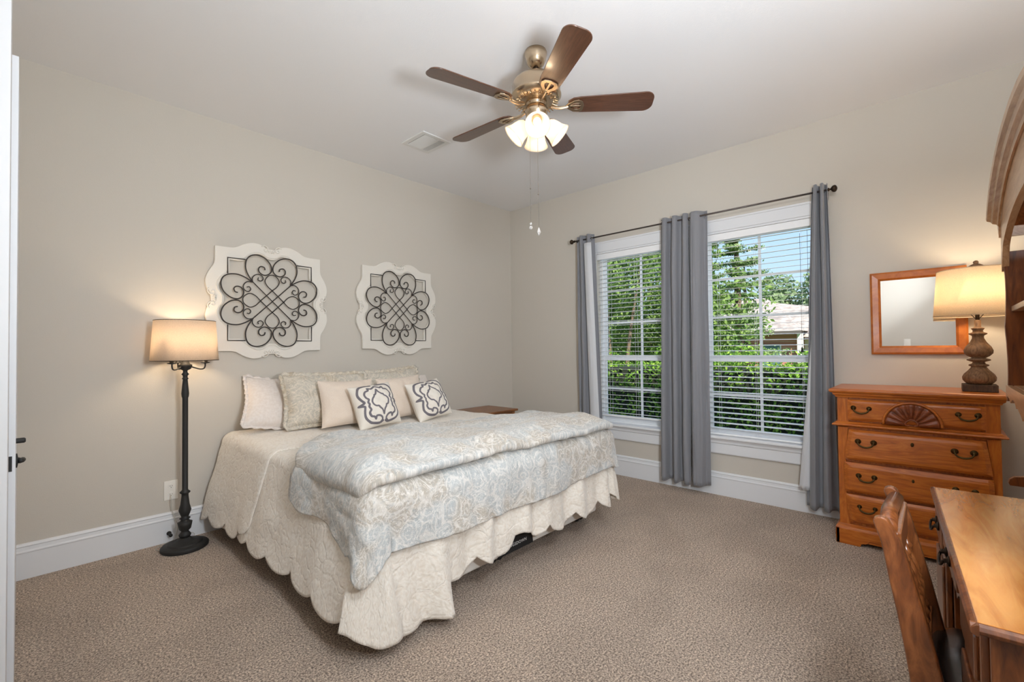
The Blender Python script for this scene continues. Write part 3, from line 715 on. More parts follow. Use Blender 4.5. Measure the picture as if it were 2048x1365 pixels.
lb = bed.children[0]
lbm = MB(); yy = BYF+.0085
pts = [(-2.36, .118), (-2.355, .160), (-2.325, .192), (-2.25, .208), (-2.15, .206), (-2.085, .190), (-2.06, .160), (-2.055, .118)]
lbm.prism(pts, 'y', yy-.002, yy+.001); put('black_label', lbm, M_blackcloth, lb)
bl_ = [o for o in lb.children][0]
tc = bpy.data.curves.new('label_text', 'FONT'); tc.body = 'KINGSDOWN'; tc.size = .026; tc.extrude = .0004; tc.align_x = 'CENTER'; tc.space_character = 1.15
to = bpy.data.objects.new('label_lettering', tc); col.objects.link(to)
dg = bpy.context.evaluated_depsgraph_get(); tme = bpy.data.meshes.new_from_object(to.evaluated_get(dg)); bpy.data.objects.remove(to); tme.name = 'label_lettering'
to = bpy.data.objects.new('label_lettering', tme); col.objects.link(to); tme.materials.clear(); tme.materials.append(M_whiteprint)
to.parent = bl_; to.matrix_local = Matrix.Translation(Vector((-2.205, yy-.003, .150))-ORG[bl_.name]) @ Matrix.Rotation(R(90), 4, 'X')
fr = MB()
for x in (BX0+.03, BX1-.03): fr.box(x-.02, BYF+.06, .092, x+.02, BYH-.02, .118)
for y in (BYF+.18, -1.06, -.30): fr.box(BX0+.02, y-.02, .088, BX1-.02, y+.02, .112)
put('metal_frame', fr, M_bronze, bed, bevel=.002)
for x in (BX0+.03, (BX0+BX1)/2, BX1-.03):
    for y in (BYF+.18, -.335):
        lg = MB().tube([(x, y, .10), (x, y, .045)], .013, 10); lg.box(x-.022, y-.03, .03, x+.022, y+.03, .062)
        lo = put('leg', lg, M_bronze, bed)
        for dx in (-.026, .026):
            ws = MB(); ws.lathe([(.001, -.009), (.022, -.009), (.025, -.004), (.025, .004), (.022, .009), (.001, .009)], 16, Matrix.Translation((x+dx, y, .026)) @ Matrix.Rotation(R(90), 4, 'Y'))
            put('wheel', ws, M_black, lo, smooth=False)

# --- draped cloth.  flat coordinates (fx, fy) on the bed plane; beyond the edges the cloth rolls over and hangs
def drape(fx_, fy_, top, lift, r=.055, flare=(.16, .10, .05), fold=.02, k=20, x0=BX0, x1=BX1, yf=BYF, fl=0.008, cflare=.34):
    ex = fx_-x0 if fx_ < x0 else (fx_-x1 if fx_ > x1 else 0.0)
    ey = fy_-yf if fy_ < yf else 0.0
    bx, by = min(max(fx_, x0), x1), max(fy_, yf)
    d = math.hypot(ex, ey)
    if d < 1e-6: return Vector((fx_, fy_, top+lift)), Vector((0, 0, 1))
    dx, dy = ex/d, ey/d
    c2 = 2*abs(dx*dy)
    base = flare[0] if ex < 0 else flare[1]
    fla = base*abs(dx)+flare[2]*abs(dy)
    fla = fla*(1-c2)+cflare*c2 if c2 > 0 else fla
    q = r*PI/2
    per = (-by if ex != 0 and ey == 0 else (bx+4 if ex == 0 else 0)) if (ex == 0 or ey == 0) else 0
    if ex < 0: per = -by + (math.atan2(-ey, -ex)*.35)
    elif ex == 0: per = -yf+.55+(bx-x0)
    else: per = -yf+.55+(x1-x0)+math.atan2(ex, max(-ey, 1e-9))*.35 + (by-yf)
    if d < q:
        a = d/r; h = r*math.sin(a); dr = r*(1-math.cos(a)); nrm = Vector((dx*math.sin(a), dy*math.sin(a), math.cos(a)))
    else:
        rem = d-q; ca = math.cos(fla); sa = math.sin(fla)
        h = r+rem*sa; dr = r+rem*ca; nrm = Vector((dx*ca, dy*ca, sa))
        mx = top-fl
        if dr > mx: h += (dr-mx)/ca; dr = mx; nrm = Vector((dx*.2, dy*.2, 1)).normalized()
        wv = fold(per, rem) if callable(fold) else fold*min(1, rem/.3)*math.sin(k*per)
        h += wv
    return Vector((bx+dx*h, by+dy*h, top-dr))+nrm*lift, nrm

quilt = thing('bedspread', 'cream scalloped quilt draped over the bed, one corner pooling on the carpet', 'bedspread', ((BX0+BX1)/2, -1.06, BT))
def scal(p, per=.285, ph=0): return abs(math.sin(PI*(p/per)+ph))**.55
def quilt_point(a, fy0, b, lift=.006):
    """a in [-1,1+..]: side overhang fraction or position; b foot fraction"""
def qx(u):   # column parameter -> (kind, value)
    return u
def build_quilt():
    nl, nt_, nr, nh, nf = 46, 70, 30, 96, 44
    cols = [('L', 1-i/nl) for i in range(nl)]+[('T', i/nt_) for i in range(nt_)]+[('R', i/nr) for i in range(nr+1)]
    rows = [('H', i/nh) for i in range(nh)]+[('F', i/nf) for i in range(nf+1)]
    P = []; uv = []
    def fold(per, rem):
        if per > -BYF+.55:   # foot side: hanging flutes
            q = per*22+1.2*nz(per*2.5, 3); s = math.sin(q)
            return (.022*s+.014*math.sin(q*1.7+1))*min(1, rem/.25)*min(1, max(0.15, (per+BYF-.55-.25)/.1))
        return (.012*math.sin(per*7+.6)+.010*nz(per*5, rem*3))*min(1, rem/.3)
    for kr, v in rows:
        row = []
        for kc, u in cols:
            y = BYH+(BYF-BYH)*v if kr == 'H' else BYF
            x = BX0 if kc == 'L' else (BX0+(BX1-BX0)*u if kc == 'T' else BX1)
            hl = .550+.055*scal(-y, .30, .35)
            xf = max(0, min(1, (x-(BX0+.27))/.06)); xf = xf*xf*(3-2*xf)
            hf = (.665*(1-xf)+.475*xf)+.075*scal(x-BX0, .285, .5)*xf-.075*math.exp(-((x+2.22)/.085)**4)
            hr = .46+.05*scal(-y, .28)
            ex = -hl*u if kc == 'L' else (hr*u if kc == 'R' else 0)
            ey = -hf*v if kr == 'F' else 0
            if kc == 'L' and kr == 'F':
                # rounded scalloped corner
                tt = min(u, v)/max(u, v, 1e-6); m = max(u, v)
                ang = math.atan2(v, u); rad = m*((.585+.075*math.sin(ang)**2)+.03*math.sin(2*ang)**2)
                ex, ey = -rad*math.cos(ang), -rad*math.sin(ang)
            if kc == 'R' and kr == 'F':
                ang = math.atan2(v, u); rad = max(u, v)*(.47+.07*math.sin(2*ang)**2); ex, ey = rad*math.cos(ang), -rad*math.sin(ang)
            fx_, fy_ = x+ex, y+ey
            p, n_ = drape(fx_, fy_, BT, .006, fold=fold, flare=(.20, .03, .06), cflare=.13)
            amp = .010 if (ex == 0 and ey == 0) else .012
            p = p+n_*(amp*nz(fx_*4, fy_*4, 2)+.004*nz(fx_*11, fy_*11, 5))
            if kc == 'L' and kr == 'F':   # the corner flap: pulled out towards the foot, one deep fold
                m = max(u, v); ang = math.atan2(v, u)
                p.x += .08*m*m*math.sin(ang)**3-.03*m*m; p.y -= .015*m*m
            if kr == 'F' and kc == 'T':
                e_ = max(0, 1-(x-BX0)/.34); e2 = min(1, e_*4)
                p.x += .05*v*v*e2; p.y += -.015*v*v*e2-.045*v*math.exp(-((x-BX0-.24)/.05)**2)+.03*v*math.exp(-((x-BX0-.13)/.05)**2)
            p.z = max(p.z, .008)
            row.append(p); uv.append((fx_, fy_))
        P.append(row)
    mb = MB().grid(P); mb.uv = uv
    put('quilt_cloth', mb, M_quilt, quilt, smooth=True, solid=.006)
    # turned-back upper layer near the pillows, hanging down the left side with a rounded end
    P = []; uv = []; nl, nt2, nr2, nv = 44, 60, 16, 48
    for j in range(nv+1):
        v = j/nv; row = []
        for i in range(nl+nt2+nr2+1):
            if i < nl: u = 1-i/nl; k2 = 'L'
            elif i < nl+nt2: u = (i-nl)/nt2; k2 = 'T'
            else: u = (i-nl-nt2)/nr2; k2 = 'R'
            yend = -.97 if k2 != 'L' else -.97+.13*u+.12*max(0, (u-.85)/.15)**2
            if k2 == 'T': yend = -.97-.16*u
            if k2 == 'R': yend = -1.13
            y = BYH-.01+(yend-BYH)*v
            hl = .565+.055*scal(-y, .27, 1.2)-.06*max(0, (v-.8)/.2)**2
            fx_ = BX0-hl*u if k2 == 'L' else (BX0+(BX1-BX0)*u if k2 == 'T' else BX1+.42*u)
            p, n_ = drape(fx_, y, BT, .020, fold=lambda per, rem: (.012*math.sin(per*7+.6)+.010*nz(per*5, rem*3)+.02*max(0, 1-per/.35))*min(1, rem/.3), flare=(.20, .10, .05))
            p = p+n_*(.010*nz(fx_*4, y*4, 2)+.003*nz(fx_*13, y*13, 8)-.008*max(0, (v-.94)/.06))
            row.append(p); uv.append((fx_+5, y+3))
        P.append(row)
    mb = MB().grid(P); mb.uv = uv
    put('turned_back_layer', mb, M_quilt, quilt, smooth=True, solid=.006)
build_quilt()

# --- comforter: lower layer over the foot, puffy folded layer on top
comf = thing('comforter', 'grey blue paisley comforter folded in a thick layer across the foot of the bed', 'comforter', ((BX0+BX1)/2, -1.6, BT))
def build_comf():
    P = []; uv = []; nl, nt_, nr, nh, nf = 34, 90, 24, 24, 44
    cols = [('L', 1-i/nl) for i in range(nl)]+[('T', i/nt_) for i in range(nt_)]+[('R', i/nr) for i in range(nr+1)]
    rows = [('H', i/nh) for i in range(nh)]+[('F', i/nf) for i in range(nf+1)]
    def fold(per, rem):
        return (.010*math.sin(per*9)+.020*nz(per*3.2, rem*2, 4)+.010*math.sin(per*31+2*nz(per*3, 1))*min(1, max(0, rem-.12)/.2))*min(1, rem/.2)
    for kr, v in rows:
        row = []
        for kc, u in cols:
            ys = -1.40 if kc == 'L' else -1.25-.15*max(0, 1-u/.12) if kc == 'T' else -1.45
            y = ys+(BYF-ys)*v if kr == 'H' else BYF
            x = BX0 if kc == 'L' else (BX0+(BX1-BX0)*u if kc == 'T' else BX1)
            hl = .20+.10*(v if kr == 'H' else 1)+.02*math.sin(v*9)
            hf = .31+.02*nz(x*2, 1) - .05*max(0, (x+1.9)/.6)-.02*max(0, 1-(x-BX0)/.3)
            hr = .14
            ex = -hl*u if kc == 'L' else (hr*u if kc == 'R' else 0); ey = -hf*v if kr == 'F' else 0
            if kc == 'L' and kr == 'F':
                ang = math.atan2(v, u); m = max(u, v); rad = m*(.30*math.cos(ang)**2+.29*math.sin(ang)**2+.11*math.sin(2*ang)**2); ex, ey = -rad*math.cos(ang), -rad*math.sin(ang)
            if kc == 'R' and kr == 'F':
                ang = math.atan2(v, u); m = max(u, v); rad = m*(.14*math.cos(ang)**2+.285*math.sin(ang)**2+.05*math.sin(2*ang)**2); ex, ey = rad*math.cos(ang), -rad*math.sin(ang)
            fx_, fy_ = x+ex, y+ey
            p, n_ = drape(fx_, fy_, BT, .028, r=.07, fold=fold, flare=(.13, .05, .02), cflare=.16)
            wr_ = .020*nz(fx_*3.1, fy_*3.1, 9)+.012*nz(fx_*9, fy_*5, 3)+.006*nz(fx_*20, fy_*8, 3)+.006*abs(nz(fx_*14, fy_*5, 6))
            if kr == 'F' and kc == 'T': wr_ += .012*abs(math.sin(fx_*26+2*nz(fx_*2, fy_*3)))*max(0, v-.35)*(1 if fx_ < -2.1 else .35)
            edge = 0
            p = p+n_*wr_
            if kc == 'L' and kr == 'F':
                ang = math.atan2(v, u); m = max(u, v); p.x -= .03*m*math.sin(2*ang)**2
            row.append(p); uv.append((fx_, fy_))
        P.append(row)
    mb = MB().grid(P); mb.uv = uv
    put('lower_fold', mb, M_comf, comf, smooth=True, solid=.026)
    # puffy upper fold : closed cross-section swept across the bed
    P = []; uv = []; nx = 150; ns = 56
    for i in range(nx+1):
        u = i/nx; fx_ = BX0-.115+(BX1+.03-(BX0-.115))*u
        yh = -1.11-.30*max(0, (fx_+2.80)/(BX1+2.80))-.26*max(0, (-2.85-fx_)/.38)**1.6+.03*nz(fx_*2.3, 7)
        yl = -2.195+.02*nz(fx_*2.0, 2)-.015*math.sin(fx_*3)
        if fx_ < BX0: yl += .12*((BX0-fx_)/.115)**1.5; yh -= .06*((BX0-fx_)/.115)
        if fx_ > BX1-.03: yl += .10*((fx_-BX1+.03)/.065)**2; yh -= .14*((fx_-BX1+.03)/.065)**2
        end = min(1, math.sqrt(max(0, u*(BX1-BX0+.25)/.09)))*min(1, math.sqrt(max(0.0, (1-u)*(BX1-BX0+.25)/.10)))
        T = (.105+.03*nz(fx_*2.2, 11))*max(.12, end)
        yc, hy = (yh+yl)/2, (yh-yl)/2; row = []
        b0, n0 = drape(fx_, -1.5, BT+.040, 0, r=.09, fold=0, flare=(.10, .08, .05))
        for s_ in range(ns):
            t = 2*PI*s_/ns; cs, sn = math.cos(t), math.sin(t)
            yy = yc+hy*math.copysign(abs(cs)**.50, cs)
            nn = T*.5*(1+math.copysign(abs(sn)**.75, sn))
            # front lip fuller than the back edge
            f = (yy-yl)/(yh-yl); nn *= 1.0-.35*f
            if sn > 0 or abs(cs) > .8:
                nn += (.034*nz(fx_*3.3, yy*3.0, 4)+.016*nz(fx_*8, yy*5, 8)+.016*abs(nz(fx_*15, yy*6, 2))*(1.3-f)+.008*nz(fx_*24, yy*9, 3))*min(1, max(0, sn)+.3)*end
                yy += .016*nz(fx_*7, 5, t)+.008*nz(fx_*17, 9, t)
            # lip droops over the foot edge
            drp = max(0, (-2.06-yy)/.08); 
            p = Vector((b0.x, yy, b0.z))+n0*nn; p.z -= .022*min(1, drp)
            row.append(p); uv.append((fx_+10, yy*1.0+(.15 if sn > 0 else -.15)*(1-abs(cs))))
        P.append(row)
    mb = MB().grid(P, closed_u=True)
    mb.f += [tuple(range(ns))[::-1], tuple(range(nx*ns, nx*ns+ns))]
    mb.uv = uv; put('upper_fold', mb, M_comf, comf, smooth=True)
build_comf()

# ================================================================== pillows
def pillow(name, label, cat, w_, h_, T, m, loc, lean, yaw=0, roll=0, group=None, motif=False, flange=0, seed=1, n=40, mm=None):
    o = thing(name, label, cat, (0, 0, 0), group)
    def surf(sg, nn):
        P = []; uv = []; at = []
        for j in range(nn+1):
            v = -1+2*j/nn; row = []
            for i in range(nn+1):
                u = -1+2*i/nn
                k = max(0, (1-abs(u)**2.2))**.5*max(0, (1-abs(v)**2.2))**.5
                pin = 1-.075*(1-abs(v)**1.5)*abs(u)**3; pin2 = 1-.06*(1-abs(u)**1.5)*abs(v)**3
                x = w_/2*u*pin; z = h_/2*v*pin2
                y = sg*(T/2*k*(1-.12*v)+.012*nz(u*2+seed, v*2, sg)*k+.006*nz(u*5+seed, v*5, sg)*k**.5)
                cw = (abs(u)*abs(v))**6
                y += .010*cw*math.sin(seed+3*u+2*v)
                row.append((x, y, z)); uv.append((x+seed*.37+sg*2, z+seed*.21))
                at.append(motif_val(u, v) if (motif and sg < 0) else 0.0)
            P.append(row)
        return P, uv, at
    nn = 150 if motif else n
    mb = MB(); uv = []; at = []
    for sg in (-1, 1):
        P, a, b = surf(sg, nn if sg < 0 else n); g = MB().grid(P)
        mb.add(g.v, g.f if sg < 0 else [f[::-1] for f in g.f]); uv += a; at += b
    mb.uv = uv
    if motif: mb.attr = at
    put('cover', mb, m, o, smooth=True)
    if flange:
        fb = MB(); o1 = []; i1 = []; n_ = 50
        for s_ in range(4):
            for i in range(n_):
                t = -1+2*i/n_
                p = [(t, -1), (1, t), (-t, 1), (-1, -t)][s_]
                pinx = 1-.075*(1-abs(p[1])**1.5)*abs(p[0])**3; pinz = 1-.06*(1-abs(p[0])**1.5)*abs(p[1])**3
                x, z = w_/2*p[0]*pinx, h_/2*p[1]*pinz
                nx_, nz_ = [(0, -1), (1, 0), (0, 1), (-1, 0)][s_]
                wv = .010*math.sin(i*1.35+s_)+.008*nz(i*.21, s_, seed)
                i1.append((x*.985, wv*.2, z*.985)); o1.append((x+nx_*flange*(1 if abs(t) < .97 else .9), wv, z+nz_*flange))
        N_ = len(o1); fb.add(i1+o1, [(i, (i+1) % N_, N_+(i+1) % N_, N_+i) for i in range(N_)])
        fb.uv = [(p[0], p[2]) for p in i1+o1]; put('ruffled_edge', fb, mm or m, o, smooth=True, solid=.006)
    o.rotation_euler = (-R(lean), R(roll), R(yaw)); o.location = loc
    return o
def seg_d(px, py, a, b):
    vx, vy = b[0]-a[0], b[1]-a[1]; t = max(0, min(1, ((px-a[0])*vx+(py-a[1])*vy)/(vx*vx+vy*vy+1e-12)))
    return math.hypot(px-a[0]-t*vx, py-a[1]-t*vy)
_ML = [([(0, .62), (.07, .46), (.16, .36), (.22, .34), (.24, .28), (.33, .20), (.38, .06), (.34, -.08), (.26, -.16), (.18, -.18), (.14, -.26), (.06, -.38), (0, -.56)], .038),
       ([(.0, .80), (.09, .74), (.22, .68), (.34, .74), (.36, .62), (.50, .58), (.60, .44), (.58, .28), (.50, .18), (.55, .08), (.52, -.02), (.56, -.12), (.52, -.26), (.60, -.38), (.56, -.54), (.44, -.60), (.38, -.70), (.34, -.58), (.20, -.60), (.10, -.70), (.10, -.80), (.16, -.86)], .042),
       ([(.12, .90), (.4, .90), (.66, .84), (.80, .66), (.84, .42), (.76, .20), (.70, .08), (.82, .03), (.92, .0), (.82, -.04), (.72, -.10), (.78, -.36), (.76, -.60), (.62, -.78), (.44, -.86), (.20, -.90), (.06, -.84)], .046)]
_ML = [([(p.x, p.y) for p in spline([(a, b, 0) for a, b in pl], 3)], w_) for pl, w_ in _ML]
_SG = [(pl[i], pl[i+1], w_) for pl, w_ in _ML for i in range(len(pl)-1)]
_MC = {}
def motif_val(u, v):
    k = (round(abs(u), 4), round(v, 4))
    if k in _MC: return _MC[k]
    d = min(seg_d(k[0], k[1], a, b)-w_ for a, b, w_ in _SG)
    _MC[k] = max(0, min(1, .5-d*45)); return _MC[k]
ZM = BT+.028
# (lean: 0 = upright, positive = leaning back to the wall)
def stand(h, lean): return ZM+h/2*math.cos(R(lean))+.01
pillow('bed_pillow', 'plain white pillow at the far left of the bed, tucked behind the patterned sham', 'pillow', .74, .42, .19, M_white, (-2.72, -.175, ZM+.155), 34, -3, 12, group='plain white pillows behind', seed=2, flange=.02)
pillow('bed_pillow', 'plain white pillow behind the right patterned sham, mostly hidden', 'pillow', .72, .42, .18, M_white, (-1.72, -.18, ZM+.16), 32, 2, group='plain white pillows behind', seed=9)
pillow('pillow_sham', 'paisley pillow sham with ruffled edge at the left end of the pillow row', 'pillow', .66, .40, .20, M_sham, (-2.535, -.36, stand(.43, 20)), 20, -4, 1, 'ruffled paisley pillow shams', seed=3, flange=.028)
pillow('pillow_sham', 'paisley pillow sham with ruffled edge at the right end of the pillow row', 'pillow', .60, .40, .19, M_sham, (-1.90, -.30, stand(.43, 18)), 18, 2, -3, 'ruffled paisley pillow shams', seed=5, flange=.028)
pillow('throw_pillow', 'plain beige throw pillow leaning between the left sham and the left patterned cushion', 'pillow', .44, .36, .16, M_plain, (-2.47, -.55, stand(.37, 18)), 18, -3, 1, 'plain beige throw pillows', seed=6)
pillow('throw_pillow', 'plain beige throw pillow standing behind the right grey patterned cushion', 'pillow', .44, .36, .16, M_plain, (-1.96, -.52, stand(.37, 18)), 18, 2, -2, 'plain beige throw pillows', seed=7)
pillow('accent_cushion', 'small white cushion with grey ogee pattern, left one near the middle of the bed', 'cushion', .365, .345, .19, M_motif, (-2.345, -.735, stand(.34, 24)), 24, 3, -4, 'white cushions with grey ogee pattern', True, seed=8)
pillow('accent_cushion', 'small white cushion with grey ogee pattern, right one nearer the nightstand', 'cushion', .365, .345, .19, M_motif, (-1.825, -.72, stand(.34, 26)), 26, 5, -6, 'white cushions with grey ogee pattern', True, seed=4)
# ================================================================== nightstand
ns_ = thing('nightstand', 'low brown wooden nightstand between the bed and the window wall', 'nightstand', (-.74, -.25, 0))
tp = MB().box(-1.05, -.49, .620, -.43, -.015, .643); put('top', tp, M_night, ns_, bevel=.006)
put('apron', MB().box(-1.015, -.455, .515, -.465, -.03, .620), M_night, ns_, bevel=.002)
put('drawer', MB().box(-.985, -.468, .532, -.495, -.455, .605), M_night, ns_, bevel=.003)
for x in (-1.0, -.48):
    for y in (-.44, -.045): put('leg', MB().box(x-.024, y-.024, 0, x+.024, y+.024, .62), M_night, ns_, bevel=.004)
put('shelf', MB().box(-1.0, -.44, .16, -.48, -.04, .18), M_night, ns_)

# ================================================================== dresser
dr = thing('dresser', 'honey pine four drawer dresser with a carved shell on its top drawer', 'dresser', (-.25, -3.79, 0))
DY0, DY1 = -4.170, -3.420; XFc = -.462
def prof_x(z):   # bombe front: depth added at each height
    t = (z-.13)/(.76-.13); return .030*math.sin(max(0, min(1, t))*PI)**.8
case = MB(); case.box(XFc, DY0, .11, -.015, DY1, .985); put('case', case, M_pine_z, dr, bevel=.003)
# stiles whose inner edge swells with the bombe drawers
def inner(z): t = max(0, min(1, (z-.13)/(.76-.13))); return .056-.018*math.sin(t*PI)
for sd in (1, -1):
    ye = DY1 if sd > 0 else DY0
    zz = [.115+(.765-.115)*k/20 for k in range(21)]
    pl = [(ye, z) for z in zz]+[(ye-sd*inner(z), z) for z in zz[::-1]]; st = MB()
    st.prism(pl, 'x', XFc-.014, XFc+.01)
    st.prism([(ye, .80), (ye-sd*.06, .80), (ye-sd*.06, .965), (ye, .965)], 'x', XFc-.014, XFc+.01)
    put('stile', st, M_pine_z, dr, bevel=.002)
tp = MB(); TPp = [(-.490, .962), (-.494, .972), (-.504, .980), (-.506, .990), (-.520, .997), (-.524, 1.006), (-.522, 1.016), (-.514, 1.020)]
def slab(prof, y0, y1, over, xb=-.012):
    # profile runs round the front and both ends
    m_ = MB(); vs = []; n = len(prof); x_in = prof[0][0]
    for k, (yc, sy) in enumerate(((y0, -1), (y0, -1), (y1, 1), (y1, 1))):
        for x, z in prof:
            off = x_in-x
            xx = xb if k in (0, 3) else x
            vs.append((xx, yc+sy*off*over, z))
    fs = []
    for k in range(3):
        for i in range(n-1): fs.append((k*n+i, (k+1)*n+i, (k+1)*n+i+1, k*n+i+1))
    fs += [(n-1, 2*n-1, 3*n-1, 4*n-1), (3*n, 2*n, n, 0), tuple(range(n))[::-1], tuple(range(3*n, 4*n)), ]
    return m_.add(vs, fs+[(0, n-1, 4*n-1, 3*n)])
put('top', slab(TPp, DY0-.006, DY1+.006, 1), M_pine_y, dr)
put('waist_moulding', slab([(-.470, .766), (-.480, .770), (-.500, .774), (-.506, .780), (-.500, .787), (-.484, .792), (-.476, .800), (-.470, .802)], DY0-.001, DY1+.001, .8), M_pine_y, dr)
bs = slab([(-.474, .128), (-.480, .122), (-.494, .112), (-.500, .096), (-.500, .03), (-.500, .028)], DY0-.003, DY1+.003, .7)
put('base_moulding', bs, M_pine_y, dr)
ft = MB()
zf = [(DY1+.018, 0), (DY1-.11, 0), (DY1-.115, .018), (DY1-.145, .026), (DY1-.16, .045), (DY1-.20, .042), (DY0+.20, .042), (DY0+.16, .045), (DY0+.145, .026), (DY0+.115, .018), (DY0+.11, 0), (DY0-.018, 0), (DY0-.018, .10), (DY1+.018, .10)]
ft.prism(zf, 'x', -.506, -.484)
for ye in (DY1+.018, DY0-.018): s_ = 1 if ye > -3.8 else -1; ft.box(-.506, min(ye, ye-s_*.02), 0, -.40, max(ye, ye-s_*.02), .10); ft.box(-.10, min(ye, ye-s_*.02), 0, -.02, max(ye, ye-s_*.02), .10)
put('bracket_feet', ft, M_pine_y, dr, bevel=.003)
kn = MB()
for y, z in ((-4.005, .930), (-4.035, .925)): kn.lathe([(.001, 0), (.007, .0004), (.001, .0006)], 12, Matrix.Translation((-.4775, y, z)) @ Matrix.Rotation(R(-90), 4, 'Y'))
def pull(par, y, z, x, w_=.052, drop=.030, nm='handle'):
    m_ = MB()
    for s_ in (-1, 1):
        M = Matrix.Translation((x, y+s_*w_, z)) @ Matrix.Rotation(R(-90), 4, 'Y')
        m_.lathe([(.001, -.004), (.015, -.002), (.017, .002), (.012, .006), (.008, .008), (.009, .012), (.006, .017), (.001, .018)], 16, M)
    pts = [(x-.013, y+w_, z), (x-.020, y+w_*.92, z-drop*.45), (x-.022, y+w_*.62, z-drop*.85), (x-.024, y, z-drop*1.05), (x-.022, y-w_*.62, z-drop*.85), (x-.020, y-w_*.92, z-drop*.45), (x-.013, y-w_, z)]
    rr = [.0035+.0022*math.sin(PI*k/36) for k in range(37)]
    m_.tube(spline(pts, 6), rr, 8); return put(nm, m_, M_brass, par, smooth=True)
def drawer(z0, z1, hw0, hw1, bow, half_shell=False):
    # front with sloped (raised panel) border following the swelling sides
    yc = (DY0+DY1)/2; mb = MB(); P = []; nz_ = 14; ny = 30
    def hw(t): return hw0+(hw1-hw0)*t+bow*math.sin(t*PI)
    prev = None
    for j in range(nz_+1):
        t = j/nz_; z = z0+(z1-z0)*t; row = []
        for i in range(ny+1):
            u = -1+2*i/ny; y = yc+hw(t)*u
            ed = min((1-abs(u))*hw(t)/.028, (t)*(z1-z0)/.020, (1-t)*(z1-z0)/.020, 1)
            x = XFc-.014-(.004 if ed <= 0 else .006)-.012*max(0, ed)**.8-(0 if half_shell else prof_x(z)*.7)
            row.append((x, y, z))
        P.append(row)
    # skirt back to the case
    vs_top = [(XFc+.01, p[1], p[2]) for p in P[0]]; vs_b = [(XFc+.01, p[1], p[2]) for p in P[-1]]
    P = [vs_top]+P+[vs_b]; mb.grid(P)
    sd = MB().grid([[ (XFc+.01, r_[0][1], r_[0][2]), r_[0]] for r_ in P]); mb.add(sd.v, sd.f)
    sd = MB().grid([[ (XFc+.01, r_[-1][1], r_[-1][2]), r_[-1]] for r_ in P]); mb.add(sd.v, [f[::-1] for f in sd.f])
    return put('drawer', mb, M_pine_y, dr)
d1 = drawer(.812, .948, .318, .318, 0, True)
d2 = drawer(.558, .752, .338, .314, .002)
d3 = drawer(.348, .538, .338, .340, .004)
d4 = drawer(.148, .330, .320, .336, .002)
YC = (DY0+DY1)/2
for d_, z, yo, x in ((d1, .896, .245, -.492), (d2, .682, .225, -.508), (d3, .462, .225, -.514), (d4, .262, .225, -.505)):
    for s_ in (1, -1): pull(d_, YC+s_*yo, z, x+.002, .040)
    if d_ is not d1:
        M = Matrix.Translation((x, YC, z+.012)) @ Matrix.Rotation(R(-90), 4, 'Y')
        e = MB().lathe([(.001, -.004), (.008, -.001), (.006, .002), (.001, .003)], 12, M @ Matrix.Scale(1.6, 4, (1, 0, 0))); put('escutcheon', e, M_brass, d_)
# carved shell (fan) with raised arch
sh = MB(); cz = .808; Rm = .118
P = []
for j in range(15):
    r_ = .030+(Rm-.030)*j/14; row = []
    for i in range(121):
        a = PI*i/120; rib = abs(math.sin(a*9.0))
        x = -.505+.006-.012*rib*min(1, j/4)*(1-.3*j/14)+(.006 if j == 14 else 0)
        row.append((x, YC+r_*math.cos(a)*1.08, cz+r_*math.sin(a)*1.12))
    P.append(row)
sh.grid(P); so = put('carved_shell', sh, M_carved, d1, smooth=True)
ar = MB().tube([(-.500, YC+.126*1.08*math.cos(PI*i/40), cz+.126*1.1*math.sin(PI*i/40)) for i in range(41)], .007, 8); put('shell_rim', ar, M_pine_y, so, smooth=True)
hb = MB().tube(spline([(-.516, YC+.012, cz+.004), (-.518, YC+.024, cz+.004), (-.520, YC+.028, cz+.018), (-.520, YC+.014, cz+.034), (-.520, YC, cz+.038), (-.520, YC-.014, cz+.034), (-.520, YC-.028, cz+.018), (-.518, YC-.024, cz+.004), (-.516, YC-.012, cz+.004)], 4), .005, 8)
put('shell_scroll', hb, M_carved, so, smooth=True)

# ================================================================== table lamp
tx, ty, tz = -.275, -4.100, 1.0205
tl = thing('table_lamp', 'turned brown wood table lamp with lit drum shade on the pine dresser', 'table lamp', (tx, ty, tz))
put('plinth', MB().box(tx-.075, ty-.075, tz, tx+.075, ty+.075, tz+.042), M_lampd, tl, bevel=.003)
pr = [(.045, .040), (.058, .048), (.072, .066), (.074, .085), (.066, .104), (.045, .128), (.036, .142), (.033, .148), (.044, .154), (.044, .160), (.030, .166), (.026, .176), (.052, .186), (.052, .192), (.030, .200), (.048, .212), (.062, .228), (.064, .245), (.056, .268), (.036, .296), (.026, .320), (.026, .334), (.040, .344), (.040, .350), (.024, .356), (.022, .366), (.030, .378), (.026, .382), (.015, .386), (.015, .430)]
put('turned_body', MB().lathe([(r_, tz+z) for r_, z in pr], 40, c=(tx, ty)), M_lampw, tl, smooth=True)
put('harp', MB().tube([(tx, ty, tz+.42), (tx, ty, tz+.47)], .010, 10).tube(spline([(tx, ty-.010, tz+.44), (tx, ty-.055, tz+.52), (tx, ty-.055, tz+.64), (tx, ty, tz+.755), (tx, ty+.055, tz+.64), (tx, ty+.055, tz+.52), (tx, ty+.010, tz+.44)], 6), .002, 6), M_bronze, tl)
put('bulb', MB().lathe([(.012, tz+.47), (.020, tz+.49), (.030, tz+.53), (.026, tz+.56), (.010, tz+.578), (.001, tz+.58)], 18, c=(tx, ty)), M_bulb, tl, smooth=True)
put('lamp_shade', shade(tx, ty, tz+.455, .196, tz+.735, .176), M_shade2, tl, smooth=True, solid=.002)
